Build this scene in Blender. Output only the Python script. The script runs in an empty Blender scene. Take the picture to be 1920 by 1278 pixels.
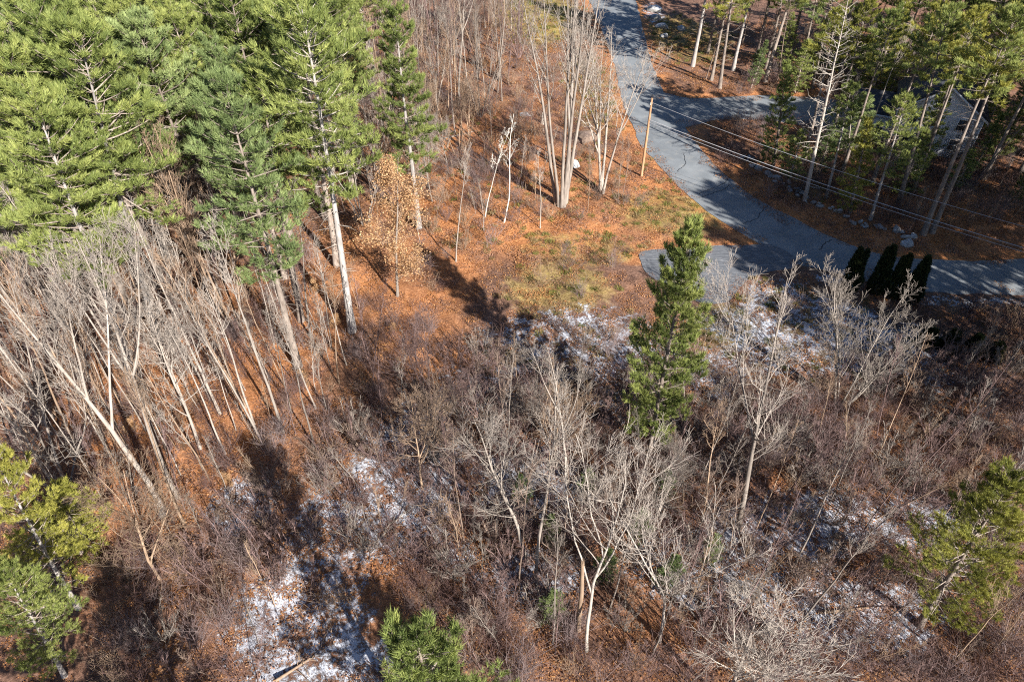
import bpy, bmesh, math, random
import numpy as np
from mathutils import Vector

R = math.radians
sc = bpy.context.scene
col = sc.collection

# ------------------------------------------------------------------ camera
cam_d = bpy.data.cameras.new("camera")
cam = bpy.data.objects.new("camera", cam_d)
col.objects.link(cam)
cam.location = (0, 0, 42)
cam.rotation_euler = (R(90 - 42), 0, 0)
cam_d.sensor_width = 36
cam_d.lens = 1300 / 1920 * 36
cam_d.clip_start = 0.5
cam_d.clip_end = 6000
sc.camera = cam

# ------------------------------------------------------------------ sky and sun
SUN_EL = 31.0
SUN_XY = (0.58, -0.81)          # horizontal direction towards the sun
w = bpy.data.worlds.new("World")
sc.world = w
w.use_nodes = True
nt = w.node_tree
nt.nodes.clear()
sky = nt.nodes.new("ShaderNodeTexSky")
sky.sky_type = 'NISHITA'
sky.sun_disc = False
sky.ozone_density = 7.0
sky.sun_elevation = R(SUN_EL)
sky.sun_rotation = math.atan2(SUN_XY[0], SUN_XY[1])
bg = nt.nodes.new("ShaderNodeBackground")
bg.inputs[1].default_value = 0.05
wo = nt.nodes.new("ShaderNodeOutputWorld")
nt.links.new(sky.outputs[0], bg.inputs[0])
nt.links.new(bg.outputs[0], wo.inputs[0])

sun_d = bpy.data.lights.new("sun", 'SUN')
sun_d.energy = 5.0
sun_d.angle = R(0.5)
sun_d.color = (1.0, 0.955, 0.90)
sun = bpy.data.objects.new("sun", sun_d)
col.objects.link(sun)
_sv = Vector((SUN_XY[0] * math.cos(R(SUN_EL)), SUN_XY[1] * math.cos(R(SUN_EL)), math.sin(R(SUN_EL))))
sun.rotation_euler = _sv.to_track_quat('Z', 'Y').to_euler()
sun.location = (40, -60, 80)

sc.view_settings.view_transform = 'Standard'
sc.view_settings.look = 'None'
sc.view_settings.gamma = 1
sc.view_settings.use_curve_mapping = False
sc.view_settings.exposure = 1.25
sc.cycles.max_bounces = 4
sc.cycles.diffuse_bounces = 2
sc.cycles.transmission_bounces = 2
sc.cycles.transparent_max_bounces = 4
sc.cycles.use_denoising = False
sc.cycles.filter_width = 1.1

# ------------------------------------------------------------------ helpers
rng = np.random.default_rng(7)
random.seed(7)

def nrm(a):
    return a / np.maximum(np.linalg.norm(a, axis=-1, keepdims=True), 1e-9)

def make_mesh(name, V, faces, mats, attrs=None, smooth=False, mat_idx=None):
    """V (n,3); faces: list of (m,k) int arrays; attrs: {name: per-vertex float array}"""
    me = bpy.data.meshes.new(name)
    V = np.asarray(V, np.float32)
    faces = [np.asarray(f, np.int32) for f in faces if len(f)]
    me.vertices.add(len(V))
    me.vertices.foreach_set("co", V.ravel())
    nl = sum(f.size for f in faces)
    npoly = sum(len(f) for f in faces)
    me.loops.add(nl)
    me.loops.foreach_set("vertex_index", np.concatenate([f.ravel() for f in faces]))
    me.polygons.add(npoly)
    sizes = np.concatenate([np.full(len(f), f.shape[1], np.int32) for f in faces])
    starts = np.concatenate([[0], np.cumsum(sizes)[:-1]]).astype(np.int32)
    me.polygons.foreach_set("loop_start", starts)
    if smooth:
        me.polygons.foreach_set("use_smooth", np.ones(npoly, bool))
    if mat_idx is not None:
        me.polygons.foreach_set("material_index", np.asarray(mat_idx, np.int32))
    me.update(calc_edges=True)
    for m in (mats if isinstance(mats, (list, tuple)) else [mats]):
        me.materials.append(m)
    if attrs:
        for k, a in attrs.items():
            at = me.attributes.new(k, 'FLOAT', 'POINT')
            at.data.foreach_set("value", np.asarray(a, np.float32))
    return me

class Acc:
    """collects vertices and faces of one mesh"""
    def __init__(s):
        s.V, s.F, s.n, s.A = [], [], 0, []
    def add(s, V, F, a=None):
        V = np.asarray(V, float).reshape(-1, 3)
        s.V.append(V)
        s.F.append(np.asarray(F) + s.n)
        s.A.append(np.zeros(len(V)) if a is None else np.broadcast_to(a, (len(V),)))
        s.n += len(V)
    def tubes(s, P, Rd, sides, a=None):
        """P (m,n,3) polylines, Rd (m,n) radii"""
        P = np.asarray(P, float); Rd = np.asarray(Rd, float)
        m, n, _ = P.shape
        T = np.empty_like(P)
        T[:, 1:-1] = P[:, 2:] - P[:, :-2]
        T[:, 0] = P[:, 1] - P[:, 0]
        T[:, -1] = P[:, -1] - P[:, -2]
        T = nrm(T)
        ref = np.where(np.abs(T[:, :1, 2:3]) > .8, np.array([1., 0, 0]), np.array([0, 0, 1.]))
        A = nrm(np.cross(T, np.broadcast_to(ref, T.shape)))
        B = np.cross(T, A)
        th = np.arange(sides) * 2 * math.pi / sides
        ring = P[:, :, None, :] + Rd[:, :, None, None] * (np.cos(th)[:, None] * A[:, :, None, :] + np.sin(th)[:, None] * B[:, :, None, :])
        idx = np.arange(m * n * sides).reshape(m, n, sides)
        q = np.stack([idx[:, :-1], np.roll(idx, -1, 2)[:, :-1], np.roll(idx, -1, 2)[:, 1:], idx[:, 1:]], -1).reshape(-1, 4)
        av = None if a is None else np.repeat(np.asarray(a), n * sides)
        s.add(ring.reshape(-1, 3), q, av)
    def box(s, c, d, rz=0):
        x, y, z = np.array(d) / 2
        v = np.array([(-x, -y, -z), (x, -y, -z), (x, y, -z), (-x, y, -z), (-x, -y, z), (x, -y, z), (x, y, z), (-x, y, z)])
        co, si = math.cos(rz), math.sin(rz)
        v = np.stack([v[:, 0] * co - v[:, 1] * si, v[:, 0] * si + v[:, 1] * co, v[:, 2]], 1) + np.array(c)
        s.add(v, [(0, 3, 2, 1), (4, 5, 6, 7), (0, 1, 5, 4), (1, 2, 6, 5), (2, 3, 7, 6), (3, 0, 4, 7)])
    def mesh(s, name, mats, smooth=False, attr=None):
        return make_mesh(name, np.concatenate(s.V), s.F, mats, {attr: np.concatenate(s.A)} if attr else None, smooth)

def tag(o, label=None, cat=None, group=None, kind=None):
    if label: o["label"] = label
    if cat: o["category"] = cat
    if group: o["group"] = group
    if kind: o["kind"] = kind
    return o

def link(name, me, parent=None, loc=(0, 0, 0)):
    o = bpy.data.objects.new(name, me)
    col.objects.link(o)
    o.parent = parent
    o.location = loc
    return o

def empty(name, loc, rz=0):
    o = bpy.data.objects.new(name, None)
    o.empty_display_size = .3
    col.objects.link(o)
    o.location = loc
    o.rotation_euler = (0, 0, rz)
    return o

# ------------------------------------------------------------------ materials
class NB:
    def __init__(s, name):
        s.m = bpy.data.materials.new(name)
        s.m.use_nodes = True
        s.t = s.m.node_tree
        s.t.nodes.clear()
        s.out = s.t.nodes.new("ShaderNodeOutputMaterial")
    def n(s, typ, **kw):
        o = s.t.nodes.new(typ)
        for k, v in kw.items():
            setattr(o, k, v)
        return o
    def l(s, a, b):
        s.t.links.new(a, b)
    def noise(s, scale, detail=4, rough=.6, co=None, dist=0):
        o = s.n("ShaderNodeTexNoise")
        o.inputs["Scale"].default_value = scale
        o.inputs["Detail"].default_value = detail
        o.inputs["Roughness"].default_value = rough
        o.inputs["Distortion"].default_value = dist
        if co is not None: s.l(co, o.inputs["Vector"])
        return o.outputs["Fac"]
    def ramp(s, fac, stops):
        o = s.n("ShaderNodeValToRGB")
        e = o.color_ramp.elements
        while len(e) < len(stops): e.new(.5)
        for i, (p, c) in enumerate(stops):
            e[i].position = p
            e[i].color = (*c, 1) if len(c) == 3 else c
        s.l(fac, o.inputs[0])
        return o.outputs[0]
    def mix(s, f, a, b):
        o = s.n("ShaderNodeMix", data_type='RGBA')
        for sock, v in ((o.inputs[0], f), (o.inputs[6], a), (o.inputs[7], b)):
            if isinstance(v, (int, float)): sock.default_value = v
            elif isinstance(v, tuple): sock.default_value = (*v, 1)
            else: s.l(v, sock)
        return o.outputs[2]
    def math(s, op, a, b=0.0, c=0.0, clamp=False):
        o = s.n("ShaderNodeMath", operation=op, use_clamp=clamp)
        for sock, v in zip(o.inputs, (a, b, c)):
            if isinstance(v, (int, float)): sock.default_value = v
            else: s.l(v, sock)
        return o.outputs[0]
    def attr(s, name):
        o = s.n("ShaderNodeAttribute", attribute_name=name)
        return o.outputs["Fac"]
    def pos(s):
        return s.n("ShaderNodeNewGeometry").outputs["Position"]
    def obj(s):
        return s.n("ShaderNodeTexCoord").outputs["Object"]
    def rand(s):
        return s.n("ShaderNodeObjectInfo").outputs["Random"]
    def bsdf(s, color, rough=.85, spec=.2, bump=None, bs=.5, bd=.05):
        o = s.n("ShaderNodeBsdfPrincipled")
        if isinstance(color, tuple): o.inputs["Base Color"].default_value = (*color, 1)
        else: s.l(color, o.inputs["Base Color"])
        if isinstance(rough, (int, float)): o.inputs["Roughness"].default_value = rough
        else: s.l(rough, o.inputs["Roughness"])
        o.inputs["Specular IOR Level"].default_value = spec
        if bump is not None:
            b = s.n("ShaderNodeBump")
            b.inputs["Strength"].default_value = bs
            b.inputs["Distance"].default_value = bd
            s.l(bump, b.inputs["Height"])
            s.l(b.outputs[0], o.inputs["Normal"])
        s.l(o.outputs[0], s.out.inputs[0])
        return o

def bark(name, dark, light, scale=3.0, stretch=.25, bump=.6, bands=None):
    b = NB(name)
    mp = b.n("ShaderNodeMapping")
    mp.inputs["Scale"].default_value = (1, 1, stretch)
    b.l(b.obj(), mp.inputs[0])
    f = b.noise(scale, 5, .65, mp.outputs[0])
    c = b.ramp(f, [(.3, dark), (.7, light)])
    r = b.rand()
    v = b.math('MULTIPLY_ADD', r, .5, .75)
    o = b.n("ShaderNodeMix", data_type='RGBA', blend_type='MULTIPLY')
    o.inputs[0].default_value = 1
    b.l(c, o.inputs[6])
    cc = b.n("ShaderNodeCombineColor")
    for i in range(3): b.l(v, cc.inputs[i])
    b.l(cc.outputs[0], o.inputs[7])
    c = o.outputs[2]
    if bands:
        mp2 = b.n("ShaderNodeMapping")
        mp2.inputs["Scale"].default_value = (1, 1, 4.0)
        b.l(b.obj(), mp2.inputs[0])
        f2 = b.noise(1.6, 4, .7, mp2.outputs[0])
        k = b.ramp(f2, [(.60, (0, 0, 0)), (.66, (1, 1, 1))])
        c = b.mix(k, c, bands)
    b.bsdf(c, .9, .15, f, bump, .04)
    return b.m

M = {}
M['pale'] = bark("bark_pale", (.22, .185, .155), (.44, .38, .32))
M['grey'] = bark("bark_grey", (.15, .125, .105), (.33, .28, .235))
M['brown'] = bark("bark_brown", (.12, .085, .065), (.30, .22, .17))
M['twig'] = bark("bark_purple_brown", (.11, .072, .066), (.26, .175, .155))
M['tan'] = bark("bark_tan", (.20, .135, .09), (.40, .285, .195))
M['birch'] = bark("bark_birch", (.52, .49, .43), (.74, .70, .62), 2, .6, .3, (.10, .085, .07))
M['pine_bark'] = bark("bark_pine", (.13, .10, .08), (.36, .30, .25), 4, .3, .9)
M['pine_pale'] = bark("bark_pine_pale", (.22, .20, .185), (.45, .41, .37), 4, .3, .8)
M['dead'] = bark("bark_dead", (.27, .235, .20), (.52, .46, .39), 3, .3)

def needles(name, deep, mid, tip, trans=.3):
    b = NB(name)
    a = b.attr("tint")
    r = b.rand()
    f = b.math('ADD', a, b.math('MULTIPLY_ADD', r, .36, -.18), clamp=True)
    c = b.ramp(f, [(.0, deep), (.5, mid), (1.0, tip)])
    d = b.n("ShaderNodeBsdfPrincipled")
    d.inputs["Roughness"].default_value = .55
    d.inputs["Specular IOR Level"].default_value = .3
    b.l(c, d.inputs["Base Color"])
    t = b.n("ShaderNodeBsdfTranslucent")
    b.l(c, t.inputs[0])
    m = b.n("ShaderNodeMixShader")
    m.inputs[0].default_value = trans
    b.l(d.outputs[0], m.inputs[1]); b.l(t.outputs[0], m.inputs[2])
    b.l(m.outputs[0], b.out.inputs[0])
    return b.m

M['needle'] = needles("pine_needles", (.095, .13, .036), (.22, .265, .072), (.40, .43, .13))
M['needle_blue'] = needles("pine_needles_bluish", (.095, .135, .048), (.20, .26, .095), (.36, .42, .165))
M['needle_yellow'] = needles("pine_needles_yellowish", (.12, .135, .03), (.28, .28, .055), (.47, .44, .10))
M['cedar'] = needles("cedar_sprays", (.016, .028, .011), (.038, .052, .018), (.10, .10, .03), .15)
M['beech_leaf'] = needles("clinging_beech_leaves", (.36, .20, .10), (.60, .37, .18), (.74, .52, .30), .35)
M['orange_leaf'] = needles("dry_orange_leaves", (.28, .11, .04), (.48, .225, .085), (.64, .36, .16), .35)
M['brown_leaf'] = needles("dry_brown_leaves", (.13, .07, .05), (.29, .16, .105), (.48, .30, .21), .3)
M['straw'] = needles("dry_straw", (.16, .10, .045), (.33, .23, .10), (.50, .40, .20), .3)
M['green_weed'] = needles("green_weeds", (.08, .10, .02), (.17, .19, .04), (.30, .28, .08), .3)
M['brush_twig'] = bark("brush_twig", (.085, .05, .045), (.20, .125, .108))
M['brush_grey'] = bark("brush_grey", (.14, .105, .10), (.30, .23, .215))

def ground_mat():
    b = NB("forest_floor")
    p = b.pos()
    fine = b.noise(4.5, 6, .75, p)
    mid = b.noise(.9, 5, .65, p)
    big = b.noise(.16, 4, .6, p)
    zo = b.attr("orange"); zg = b.attr("grass"); zs = b.attr("snow")
    f = b.math('MULTIPLY_ADD', mid, .45, b.math('MULTIPLY_ADD', fine, 1.0, -.22))
    brown = b.ramp(f, [(.22, (.045, .026, .02)), (.45, (.135, .075, .052)), (.62, (.26, .15, .105)), (.8, (.42, .28, .21))])
    orange = b.ramp(f, [(.22, (.14, .048, .016)), (.42, (.38, .15, .055)), (.62, (.57, .26, .105)), (.82, (.70, .41, .20))])
    grass = b.ramp(f, [(.22, (.08, .055, .016)), (.45, (.24, .175, .05)), (.63, (.38, .29, .10)), (.82, (.52, .43, .19))])
    fo = b.math('ADD', zo, b.math('MULTIPLY_ADD', big, 1.5, b.math('MULTIPLY_ADD', mid, .6, -1.08)), clamp=True)
    c = b.mix(fo, brown, orange)
    fg = b.math('MULTIPLY_ADD', b.math('ADD', zg, b.math('MULTIPLY_ADD', mid, 1.4, -.95)), 1.6, 0, clamp=True)
    fg = b.math('MULTIPLY', fg, b.math('MULTIPLY', zg, 2.5, clamp=True))
    c = b.mix(fg, c, grass)
    # snow lying between the leaves
    sn = b.math('ADD', b.math('MULTIPLY', zs, .80), b.math('MULTIPLY_ADD', mid, 1.9, b.math('MULTIPLY_ADD', b.noise(3.0, 8, .8, p, .6), 3.4, -3.08)))
    sm = b.math('MULTIPLY_ADD', sn, 3.2, 0.0, clamp=True)
    sm = b.math('MULTIPLY', sm, b.math('MULTIPLY', zs, 3, clamp=True))
    c = b.mix(b.math('MULTIPLY', sm, .85), c, (.60, .635, .70))
    hgt = b.math('ADD', b.math('MULTIPLY', sm, .6), fine)
    b.bsdf(c, .9, .15, hgt, .9, .14)
    return b.m

def asphalt_mat():
    b = NB("worn_asphalt")
    p = b.pos()
    fine = b.noise(9, 5, .8, p)
    big = b.noise(.35, 4, .6, p)
    f = b.math('MULTIPLY_ADD', big, .7, b.math('MULTIPLY_ADD', fine, .6, -.15))
    c = b.ramp(f, [(.25, (.13, .145, .155)), (.5, (.20, .215, .225)), (.75, (.27, .285, .29))])
    pt = b.n("ShaderNodeTexVoronoi"); pt.inputs["Scale"].default_value = .22; b.l(p, pt.inputs["Vector"])
    c = b.mix(b.math('MULTIPLY', b.math('GREATER_THAN', b.math('FRACT', b.math('MULTIPLY', pt.outputs["Distance"], 1.3)), .72), .22), c, (.10, .11, .12))
    sw = b.ramp(b.noise(.9, 5, .7, p), [(.52, (0, 0, 0)), (.72, (1, 1, 1))])
    c = b.mix(b.math('MULTIPLY', sw, .45), c, (.34, .32, .28))
    lf = b.noise(3.2, 3, .8, p)
    k = b.ramp(lf, [(.70, (0, 0, 0)), (.74, (1, 1, 1))])
    c = b.mix(b.math('MULTIPLY', k, .55), c, (.28, .14, .07))
    b.bsdf(c, .8, .3, fine, .3, .02)
    return b.m

def drive_mat():
    b = NB("swept_driveway_asphalt")
    p = b.pos()
    mp = b.n("ShaderNodeMapping")
    mp.inputs["Scale"].default_value = (.5, 3.5, 1)
    mp.inputs["Rotation"].default_value = (0, 0, R(-8))
    b.l(p, mp.inputs[0])
    st = b.noise(1.6, 6, .7, mp.outputs[0], .8)
    fine = b.noise(8, 4, .8, p)
    f = b.math('MULTIPLY_ADD', st, .9, b.math('MULTIPLY_ADD', fine, .35, -.12))
    c = b.ramp(f, [(.3, (.075, .08, .09)), (.52, (.13, .137, .148)), (.72, (.27, .275, .285))])
    b.bsdf(c, .85, .25, fine, .3, .02)
    return b.m

def rock_mat():
    b = NB("field_stone")
    o = b.obj()
    f = b.noise(1.8, 6, .7, o)
    c = b.ramp(f, [(.3, (.14, .13, .12)), (.5, (.28, .27, .25)), (.7, (.46, .44, .41))])
    g = b.n("ShaderNodeNewGeometry")
    sx = b.n("ShaderNodeSeparateXYZ"); b.l(g.outputs["Normal"], sx.inputs[0])
    k = b.math('MULTIPLY_ADD', b.math('ADD', sx.outputs[2], b.math('MULTIPLY', b.noise(2.5, 4, .7, o), 1.0)), 4.0, -5.1, clamp=True)
    c = b.mix(b.math('MULTIPLY', k, .5), c, (.70, .73, .78))
    b.bsdf(c, .9, .2, f, .8, .06)
    return b.m

def plain(name, color, rough=.7, spec=.3, var=.25, scale=4):
    b = NB(name)
    f = b.noise(scale, 4, .6, b.obj())
    c = b.ramp(f, [(.3, tuple(x * (1 - var) for x in color)), (.7, tuple(min(1, x * (1 + var)) for x in color))])
    b.bsdf(c, rough, spec, f, .15, .02)
    return b.m

M['ground'] = ground_mat()
M['asphalt'] = asphalt_mat()
M['drive'] = drive_mat()
M['rock'] = rock_mat()
M['tar'] = plain("crack_tar", (.03, .032, .035), .6)
M['siding'] = plain("pale_grey_clapboard", (.80, .81, .83), .7, .3, .06)
M['trim'] = plain("white_painted_trim", (.80, .80, .80), .6, .3, .05)
M['shingle'] = plain("dark_roof_shingle", (.055, .058, .068), .9, .2, .35, 3)
M['glass'] = plain("window_glass", (.03, .04, .05), .08, .6, .2)
M['pole'] = bark("pole_wood", (.30, .17, .09), (.50, .31, .18), 5, .1, .4)
M['wire'] = plain("weathered_cable", (.42, .42, .43), .5, .4, .1)
M['steel'] = plain("galvanised_steel", (.35, .36, .37), .45, .5, .1)
M['porcelain'] = plain("insulator_porcelain", (.55, .55, .52), .3, .5, .1)

# ------------------------------------------------------------------ plan of the ground (metres)
ROAD_LEFT = [(8, 215), (12.0, 171.9), (15.4, 148.2), (16.7, 116.3), (16.2, 98.3), (16.9, 85.5), (19.3, 76.7), (21.6, 70.1), (24.2, 65.5), (26.8, 61.9)]
STUB = [(27.6, 62.6), (26.2, 62.0), (19.3, 61.6), (13.1, 60.9), (13.6, 56.0), (16.0, 55.3), (17.4, 52.1), (19.5, 51.8), (21.4, 52.3), (22.0, 54.0), (23.6, 56.0), (26.1, 57.3), (29.5, 57.7), (30.2, 59.5)]
ROAD_LOW = [(29.6, 58.0), (31.1, 58.1), (33.5, 56.7), (36.6, 55.0), (40.2, 53.9), (43.9, 53.6), (50.0, 53.3), (58.8, 52.3), (90, 50)]
ROAD_RIGHT = [(21, 215), (24.6, 171.9), (24.7, 148.2), (23.6, 129.3), (22.7, 113.9), (22.8, 102.1)]
SIDE = [(22.0, 103), (26.0, 100.0), (31.7, 100.7), (38.2, 101.5), (47.3, 100.2), (51.5, 94.6), (47.0, 86.8), (42.5, 90.3), (35.2, 93.0), (28.4, 93.0), (23.2, 90.0)]
ROAD_RIGHT2 = [(23.6, 91.0), (24.5, 85.5), (25.4, 79.7), (27.1, 75.0), (29.1, 70.6), (32.2, 66.6), (35.1, 62.9), (38.2, 60.4), (42.2, 59.3), (46.5, 59.0), (53.3, 59.3), (63.7, 59.9), (90, 60)]
ROAD = ROAD_LEFT + ROAD_LOW + ROAD_RIGHT2[::-1] + ROAD_RIGHT[::-1]

def inside(poly, X, Y):
    X = np.asarray(X, float); Y = np.asarray(Y, float)
    r = np.zeros(X.shape, bool)
    n = len(poly)
    for i in range(n):
        x1, y1 = poly[i]; x2, y2 = poly[(i + 1) % n]
        c = (y1 > Y) != (y2 > Y)
        with np.errstate(divide='ignore', invalid='ignore'):
            r ^= c & (X < (x2 - x1) * (Y - y1) / (y2 - y1 + 1e-12) + x1)
    return r

def poly_dist(poly, X, Y):
    X = np.asarray(X, float); Y = np.asarray(Y, float)
    d = np.full(X.shape, 1e9)
    n = len(poly)
    for i in range(n):
        x1, y1 = poly[i]; x2, y2 = poly[(i + 1) % n]
        dx, dy = x2 - x1, y2 - y1
        t = np.clip(((X - x1) * dx + (Y - y1) * dy) / (dx * dx + dy * dy), 0, 1)
        d = np.minimum(d, np.hypot(X - x1 - t * dx, Y - y1 - t * dy))
    return np.where(inside(poly, X, Y), -d, d)

def paved(X, Y):
    return np.minimum(np.minimum(poly_dist(ROAD, X, Y), poly_dist(STUB, X, Y)), poly_dist(SIDE, X, Y))

def elev(X, Y):
    X = np.asarray(X, float); Y = np.asarray(Y, float)
    e = .35 * np.sin(X * .13 + 1) * np.sin(Y * .11 + .4) + .22 * np.sin(X * .31 + Y * .23) + .12 * np.sin(X * .71 - Y * .57 + 2)
    k = np.clip((paved(X, Y) - .6) / 5, 0, 1)
    return e * k

def blobs(L, X, Y):
    r = np.zeros(X.shape)
    for x, y, a, b_, s in L:
        d = ((X - x) / a) ** 2 + ((Y - y) / b_) ** 2
        r = np.maximum(r, s * np.clip(1.5 - d, 0, 1))
    return r

ORANGE = [(-3.9, 76.9, 10.5, 16.3, .8), (2.4, 65.0, 11.8, 5.4, .9), (-17.2, 56.2, 4.3, 10.9, .7), (-9.7, 56.2, 6.4, 8.1, .7), (-27, 41, 11, 14, .75),
          (44.0, 66.1, 14.3, 6.6, .8), (28.4, 75.0, 5.8, 6.5, 1), (35.3, 65.0, 7.1, 4.3, 1), (16.7, 76.9, 4.6, 8.0, .9), (9.2, 76.9, 7.9, 8.0, .6), (-7.7, 46.6, 3.9, 5.8, .7), (20.8, 32.2, 1.6, 2.5, .8),
          (8, 27, 24, 9, .32), (30, 36, 14, 8, .32), (-12, 26, 9, 9, .4), (45, 92, 25, 18, .25), (-2, 92, 8, 12, .5)]
GRASS = [(18.2, 68.3, 6.7, 5.1, .6), (7.3, 60.9, 7.3, 3.5, .45), (4.7, 54.4, 5.8, 4.3, .6), (19.3, 48.8, 3.5, 3.4, .7), (5.0, 138.2, 8.1, 15.8, .9), (31.0, 126.5, 7.5, 12.4, .6), (12.1, 103.1, 4.8, 16.3, .4), (36, 74, 5, 3, .4)]
SNOW = [(5.7, 45.9, 9.1, 5.7, .72), (26.2, 48.8, 8.4, 6.9, .82), (31.8, 46.6, 8.2, 5.1, .84), (-13.4, 20.8, 4.6, 4.6, .80), (-8.0, 31.5, 5.2, 7.5, .78), (-19.1, 28.9, 2.6, 2.6, .8), (-12.0, 27.0, 4.4, 3.8, .75),
        (18.1, 26.7, 5.9, 3.6, .78), (22.6, 28.0, 4.4, 2.6, .85), (13.1, 24.3, 5.7, 3.5, .72), (28.4, 27.6, 3.6, 2.8, .82), (21.5, 21.0, 5.6, 2.8, .82), (-9.3, 18.0, 3.5, 1.6, .85), (9.8, 39.9, 3.1, 3.7, .6), (17.8, 41.8, 3.2, 3.9, .7),
        (35.8, 42.5, 3.2, 2.6, .7), (45.0, 52.8, 6.2, 1.6, .8), (-2.7, 40.6, 4.0, 3.7, .62), (1.6, 31.2, 4.7, 3.9, .75), (-3.6, 25.1, 1.4, 1.6, .7), (1.4, 23.5, 4.2, 2.3, .7), (27, 139, 2.2, 8, .6), (33.5, 56, 3, 1.5, .9)]

def axis(lo, hi, n, far):
    core = np.linspace(lo, hi, n)
    st = (hi - lo) / (n - 1)
    out, s = [], st
    d = 0
    while d < far:
        s *= 1.35
        d += s
        out.append(d)
    out = np.array(out)
    return np.concatenate([(lo - out)[::-1], core, hi + out])

def build_ground():
    xs = axis(-75, 75, 301, 1600)
    ys = axis(8, 160, 305, 1600)
    X, Y = np.meshgrid(xs, ys)
    far = np.maximum(np.maximum(np.abs(X) - 75, np.abs(Y - 84) - 76), 0)
    Z = np.where(far > 60, 0, elev(X, Y))
    bump = np.sin(X * 2.1 + 1.7 * np.sin(Y * 1.3)) * np.sin(Y * 1.9 + 1.3 * np.sin(X * 1.1)) * .05
    pd = paved(X, Y)
    Z = Z + bump * np.clip((pd - .4) / 2, 0, 1)
    Z = np.where(pd < .25, -.03, Z)
    V = np.stack([X, Y, Z], -1).reshape(-1, 3)
    ny, nx = X.shape
    i = np.arange(ny * nx).reshape(ny, nx)
    Fq = np.stack([i[:-1, :-1], i[:-1, 1:], i[1:, 1:], i[1:, :-1]], -1).reshape(-1, 4)
    og = blobs(ORANGE, X, Y)
    og = np.maximum(og, np.clip(1.3 - pd / 2.5, 0, 1) * .9 * (Y > 58) * (Y < 160))
    me = make_mesh("ground", V, [Fq], M['ground'], {"orange": og.ravel(), "grass": blobs(GRASS, X, Y).ravel(), "snow": (blobs(SNOW, X, Y) * np.clip(pd / .8, 0, 1)).ravel()}, True)
    tag(link("ground", me), kind="structure")

def ragged(poly, amp, step=.6):
    """closed outline with a slightly broken edge"""
    P = []
    n = len(poly)
    for i in range(n):
        a = np.array(poly[i], float); b = np.array(poly[(i + 1) % n], float)
        k = max(1, int(np.linalg.norm(b - a) / step))
        for j in range(k):
            P.append(a + (b - a) * j / k)
    P = np.array(P)
    for _ in range(6):
        P = .25 * np.roll(P, 1, 0) + .5 * P + .25 * np.roll(P, -1, 0)
    ns = rng.normal(size=P.shape) * amp
    ns = .5 * ns + .25 * np.roll(ns, 1, 0) + .25 * np.roll(ns, -1, 0)
    return P + ns

def slab(name, poly, z, mat, amp=.12):
    P = ragged(poly, amp)
    bm = bmesh.new()
    vs = [bm.verts.new((x, y, z)) for x, y in P]
    f = bm.faces.new(vs)
    bmesh.ops.recalc_face_normals(bm, faces=[f])
    if f.normal.z < 0: f.normal_flip()
    bmesh.ops.triangulate(bm, faces=[f])
    e = [x for x in bm.edges if x.is_boundary]
    r = bmesh.ops.extrude_edge_only(bm, edges=e)
    for v in [g for g in r['geom'] if isinstance(g, bmesh.types.BMVert)]:
        v.co.z -= .12
    me = bpy.data.meshes.new(name)
    bm.to_mesh(me); bm.free()
    me.materials.append(mat)
    o = link(name, me)
    return tag(o, kind="structure")

build_ground()
road = slab("road", ROAD, .020, M['asphalt'])
slab("driveway", STUB, .026, M['drive'], .08)
slab("side_road", SIDE, .031, M['asphalt'])
# tar lines sealing cracks in the road
for pts in ([(22.0, 72.5), (23.4, 73.6), (24.6, 74.2), (25.8, 75.4), (26.6, 76.6)], [(22.3, 71.8), (24.0, 72.9), (25.3, 73.6), (26.3, 74.9)],
            [(25.6, 66.0), (27.6, 67.2), (28.8, 69.2), (29.6, 70.0)], [(32.6, 61.0), (33.6, 62.4), (34.6, 62.9)], [(20.5, 78), (21.9, 80), (22.2, 83)]):
    P = np.array(pts, float)
    t = np.linspace(0, 1, 24); k = np.linspace(0, 1, len(P))
    C = np.stack([np.interp(t, k, P[:, 0]), np.interp(t, k, P[:, 1])], 1) + rng.normal(size=(24, 2)) * .06
    T = nrm(np.gradient(C, axis=0)); Nn = np.stack([-T[:, 1], T[:, 0]], 1) * .045
    V = np.concatenate([np.c_[C + Nn, np.full(24, .025)], np.c_[C - Nn, np.full(24, .025)]])
    i = np.arange(23)
    me = make_mesh("crack_seal", V, [np.stack([i, i + 1, i + 25, i + 24], 1)[:, ::-1]], M['tar'])
    link("crack_seal", me, road)

# ------------------------------------------------------------------ tree growth
def grow(P0, D0, L, n, wander, up, g):
    """polylines (m,n,3) growing from P0 along D0"""
    m = len(P0)
    out = np.empty((m, n, 3))
    out[:, 0] = P0
    d = nrm(np.asarray(D0, float))
    st = (np.asarray(L) / (n - 1))[:, None]
    for i in range(1, n):
        d = nrm(d + g.normal(size=(m, 3)) * wander + np.array([0, 0, up]))
        out[:, i] = out[:, i - 1] + d * st
    return out

def spawn(P, Rd, k, t0, t1, g):
    """k children on each polyline: start points, parent directions, t, radius"""
    m, n, _ = P.shape
    t = t0 + (t1 - t0) * (np.arange(k)[None] + g.random((m, k))) / k
    f = np.clip(t * (n - 1), 0, n - 1.001)
    i = f.astype(int); u = (f - i)[..., None]
    ar = np.arange(m)[:, None]
    p = P[ar, i] * (1 - u) + P[ar, i + 1] * u
    d = nrm(P[ar, i + 1] - P[ar, i])
    r = Rd[ar, i] * (1 - u[..., 0]) + Rd[ar, i + 1] * u[..., 0]
    par = np.broadcast_to(ar, t.shape)
    return p.reshape(-1, 3), d.reshape(-1, 3), t.ravel(), r.ravel(), par.ravel()

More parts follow.
